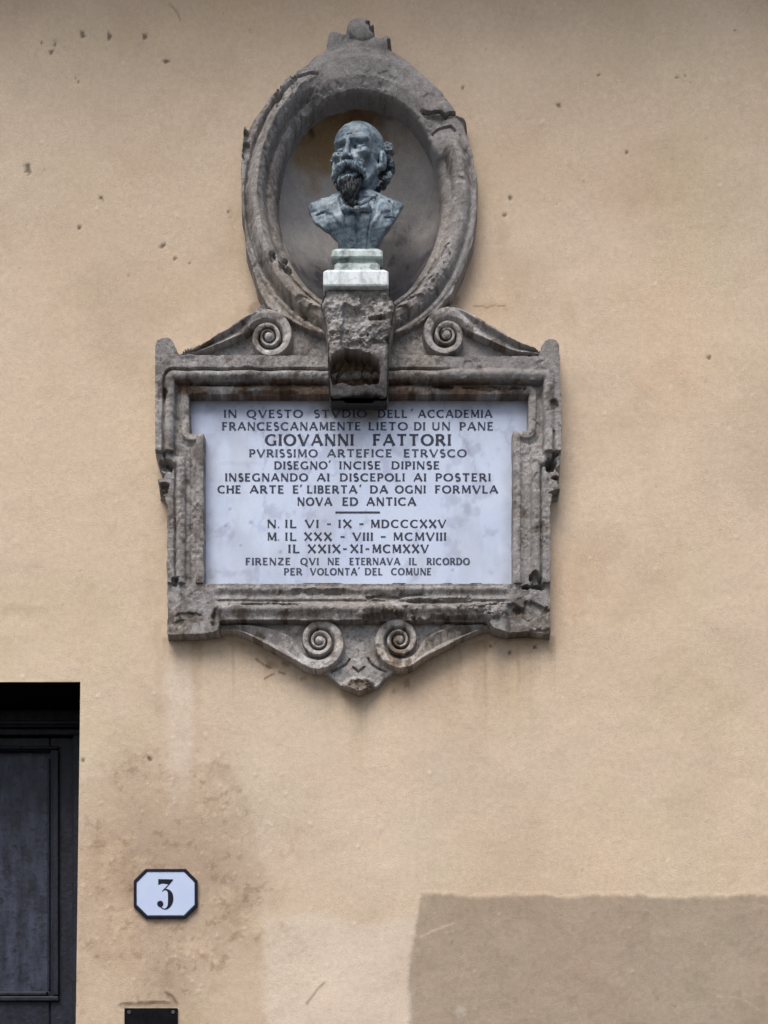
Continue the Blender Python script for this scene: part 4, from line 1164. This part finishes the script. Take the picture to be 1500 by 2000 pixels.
# ------------------------------------------------------------------ house number
numb = empty("house_number_sign", P(323, 1793, 0.002), "white eight-sided enamel house number 3 with navy rim, on the plaster right of the door", "sign")
def octo(x0, y0, x1, y1, c, h): return [P(x, y, h) for x, y in ((x0 + c, y0), (x1 - c, y0), (x1, y0 + c), (x1, y1 - c), (x1 - c, y1), (x0 + c, y1), (x0, y1 - c), (x0, y0 + c))]
def loops_mesh(name, loops, mat, parent, cap_last=True, cap_first=False):
    V = [v for l in loops for v in l]; n = len(loops[0]); F = []
    for i in range(len(loops) - 1):
        for j in range(n):
            k = (j + 1) % n
            F.append((i * n + j, i * n + k, (i + 1) * n + k, (i + 1) * n + j))
    if cap_last: F.append(tuple((len(loops) - 1) * n + j for j in range(n)))
    if cap_first: F.append(tuple(range(n))[::-1])
    me = bpy.data.meshes.new(name); me.from_pydata(V, [], F)
    bmx = bmesh.new(); bmx.from_mesh(me); bmesh.ops.recalc_face_normals(bmx, faces=bmx.faces); bmx.to_mesh(me); bmx.free()
    return link(name, me, mat, parent)
loops_mesh("plate", [octo(266, 1701, 381, 1789, 21, .0), octo(266, 1701, 381, 1789, 21, .0105), octo(268, 1703, 379, 1787, 20.5, .0115)], M_ENAMEL, numb, True, True)
loops_mesh("rim", [octo(261, 1697, 386, 1794, 23, .0), octo(261.5, 1697.5, 385.5, 1793.5, 23, .011), octo(263, 1699, 384, 1792, 22.4, .0135), octo(266, 1702, 381, 1789, 21.2, .0135), octo(267.3, 1703.3, 379.7, 1787.7, 20.8, .0105)], M_NAVY, numb, False, False)
def digit():
    V, F = [], []
    t = lambda x, y: (220 + x / 6.25, 1680 + y / 6.25)
    def poly(pts, h):
        ids = []
        for x, y in pts:
            ids.append(len(V)); V.append(P(*t(x, y), h))
        F.append(tuple(ids))
    poly([(556, 231), (741, 233), (686, 300), (668, 292), (620, 285), (585, 290), (556, 302)], .0122)
    poly([(728, 246), (741, 240), (655, 340), (618, 372), (606, 372)], .0124)
    # bowl
    path = [(602, 384), (618, 366), (642, 358), (668, 364), (690, 384), (703, 415), (708, 455), (706, 500), (694, 545), (672, 578), (645, 594), (618, 592), (590, 575), (570, 552)]
    wid = [5, 8, 12, 22, 42, 58, 66, 62, 46, 26, 14, 10, 10, 12]
    path2 = spline(path, 5); wd2 = np.interp(np.linspace(0, len(wid) - 1, len(path2)), range(len(wid)), wid)
    Lf, Rt = [], []
    for i, (x, y) in enumerate(path2):
        a = path2[max(i - 1, 0)]; b = path2[min(i + 1, len(path2) - 1)]
        dx, dy = b[0] - a[0], b[1] - a[1]; l = math.hypot(dx, dy)
        Lf.append((x - dy / l * wd2[i] / 2, y + dx / l * wd2[i] / 2)); Rt.append((x + dy / l * wd2[i] / 2, y - dx / l * wd2[i] / 2))
    for i in range(len(path2) - 1): poly([Lf[i], Lf[i + 1], Rt[i + 1], Rt[i]], .0126)
    poly([(581 + 38 * math.cos(a / 20 * 2 * math.pi), 532 + 38 * math.sin(a / 20 * 2 * math.pi)) for a in range(20)], .0129)
    me = bpy.data.meshes.new("numeral"); me.from_pydata(V, [], F)
    bmx = bmesh.new(); bmx.from_mesh(me)
    for fc in bmx.faces:
        fc.normal_update()
        if fc.normal.y > 0: fc.normal_flip()
    bmx.to_mesh(me); bmx.free()
    link("numeral", me, M_NAVY, numb)
digit()

# ------------------------------------------------------------------ black metal plate low on the wall
cover = empty("cover_plate", P(295, 2060, 0.0), "black metal cover plate with corner screws, on the wall below the house number", "plate")
a = P(243, 1969, .006); b_ = P(347, 2095, .006)
bev_box("plate", M_BLACK, cover, (a[0], -.0085, b_[2]), (b_[0], .004, a[2]), .002)
for px, py in ((252, 1977), (338, 1977), (252, 2087), (338, 2087)):
    bmx = bmesh.new()
    bmesh.ops.create_cone(bmx, cap_ends=True, segments=16, radius1=.006, radius2=.0045, depth=.003)
    for v in bmx.verts:
        v.co = Vector((v.co.x, -v.co.z, v.co.y))
    pc = P(px, py, .0095)
    for v in bmx.verts: v.co += Vector((pc[0], -.0098, pc[2]))
    bmesh.ops.recalc_face_normals(bmx, faces=bmx.faces)
    me = bpy.data.meshes.new("screw"); bmx.to_mesh(me); bmx.free()
    link("screw", me, M_SCREW, cover)
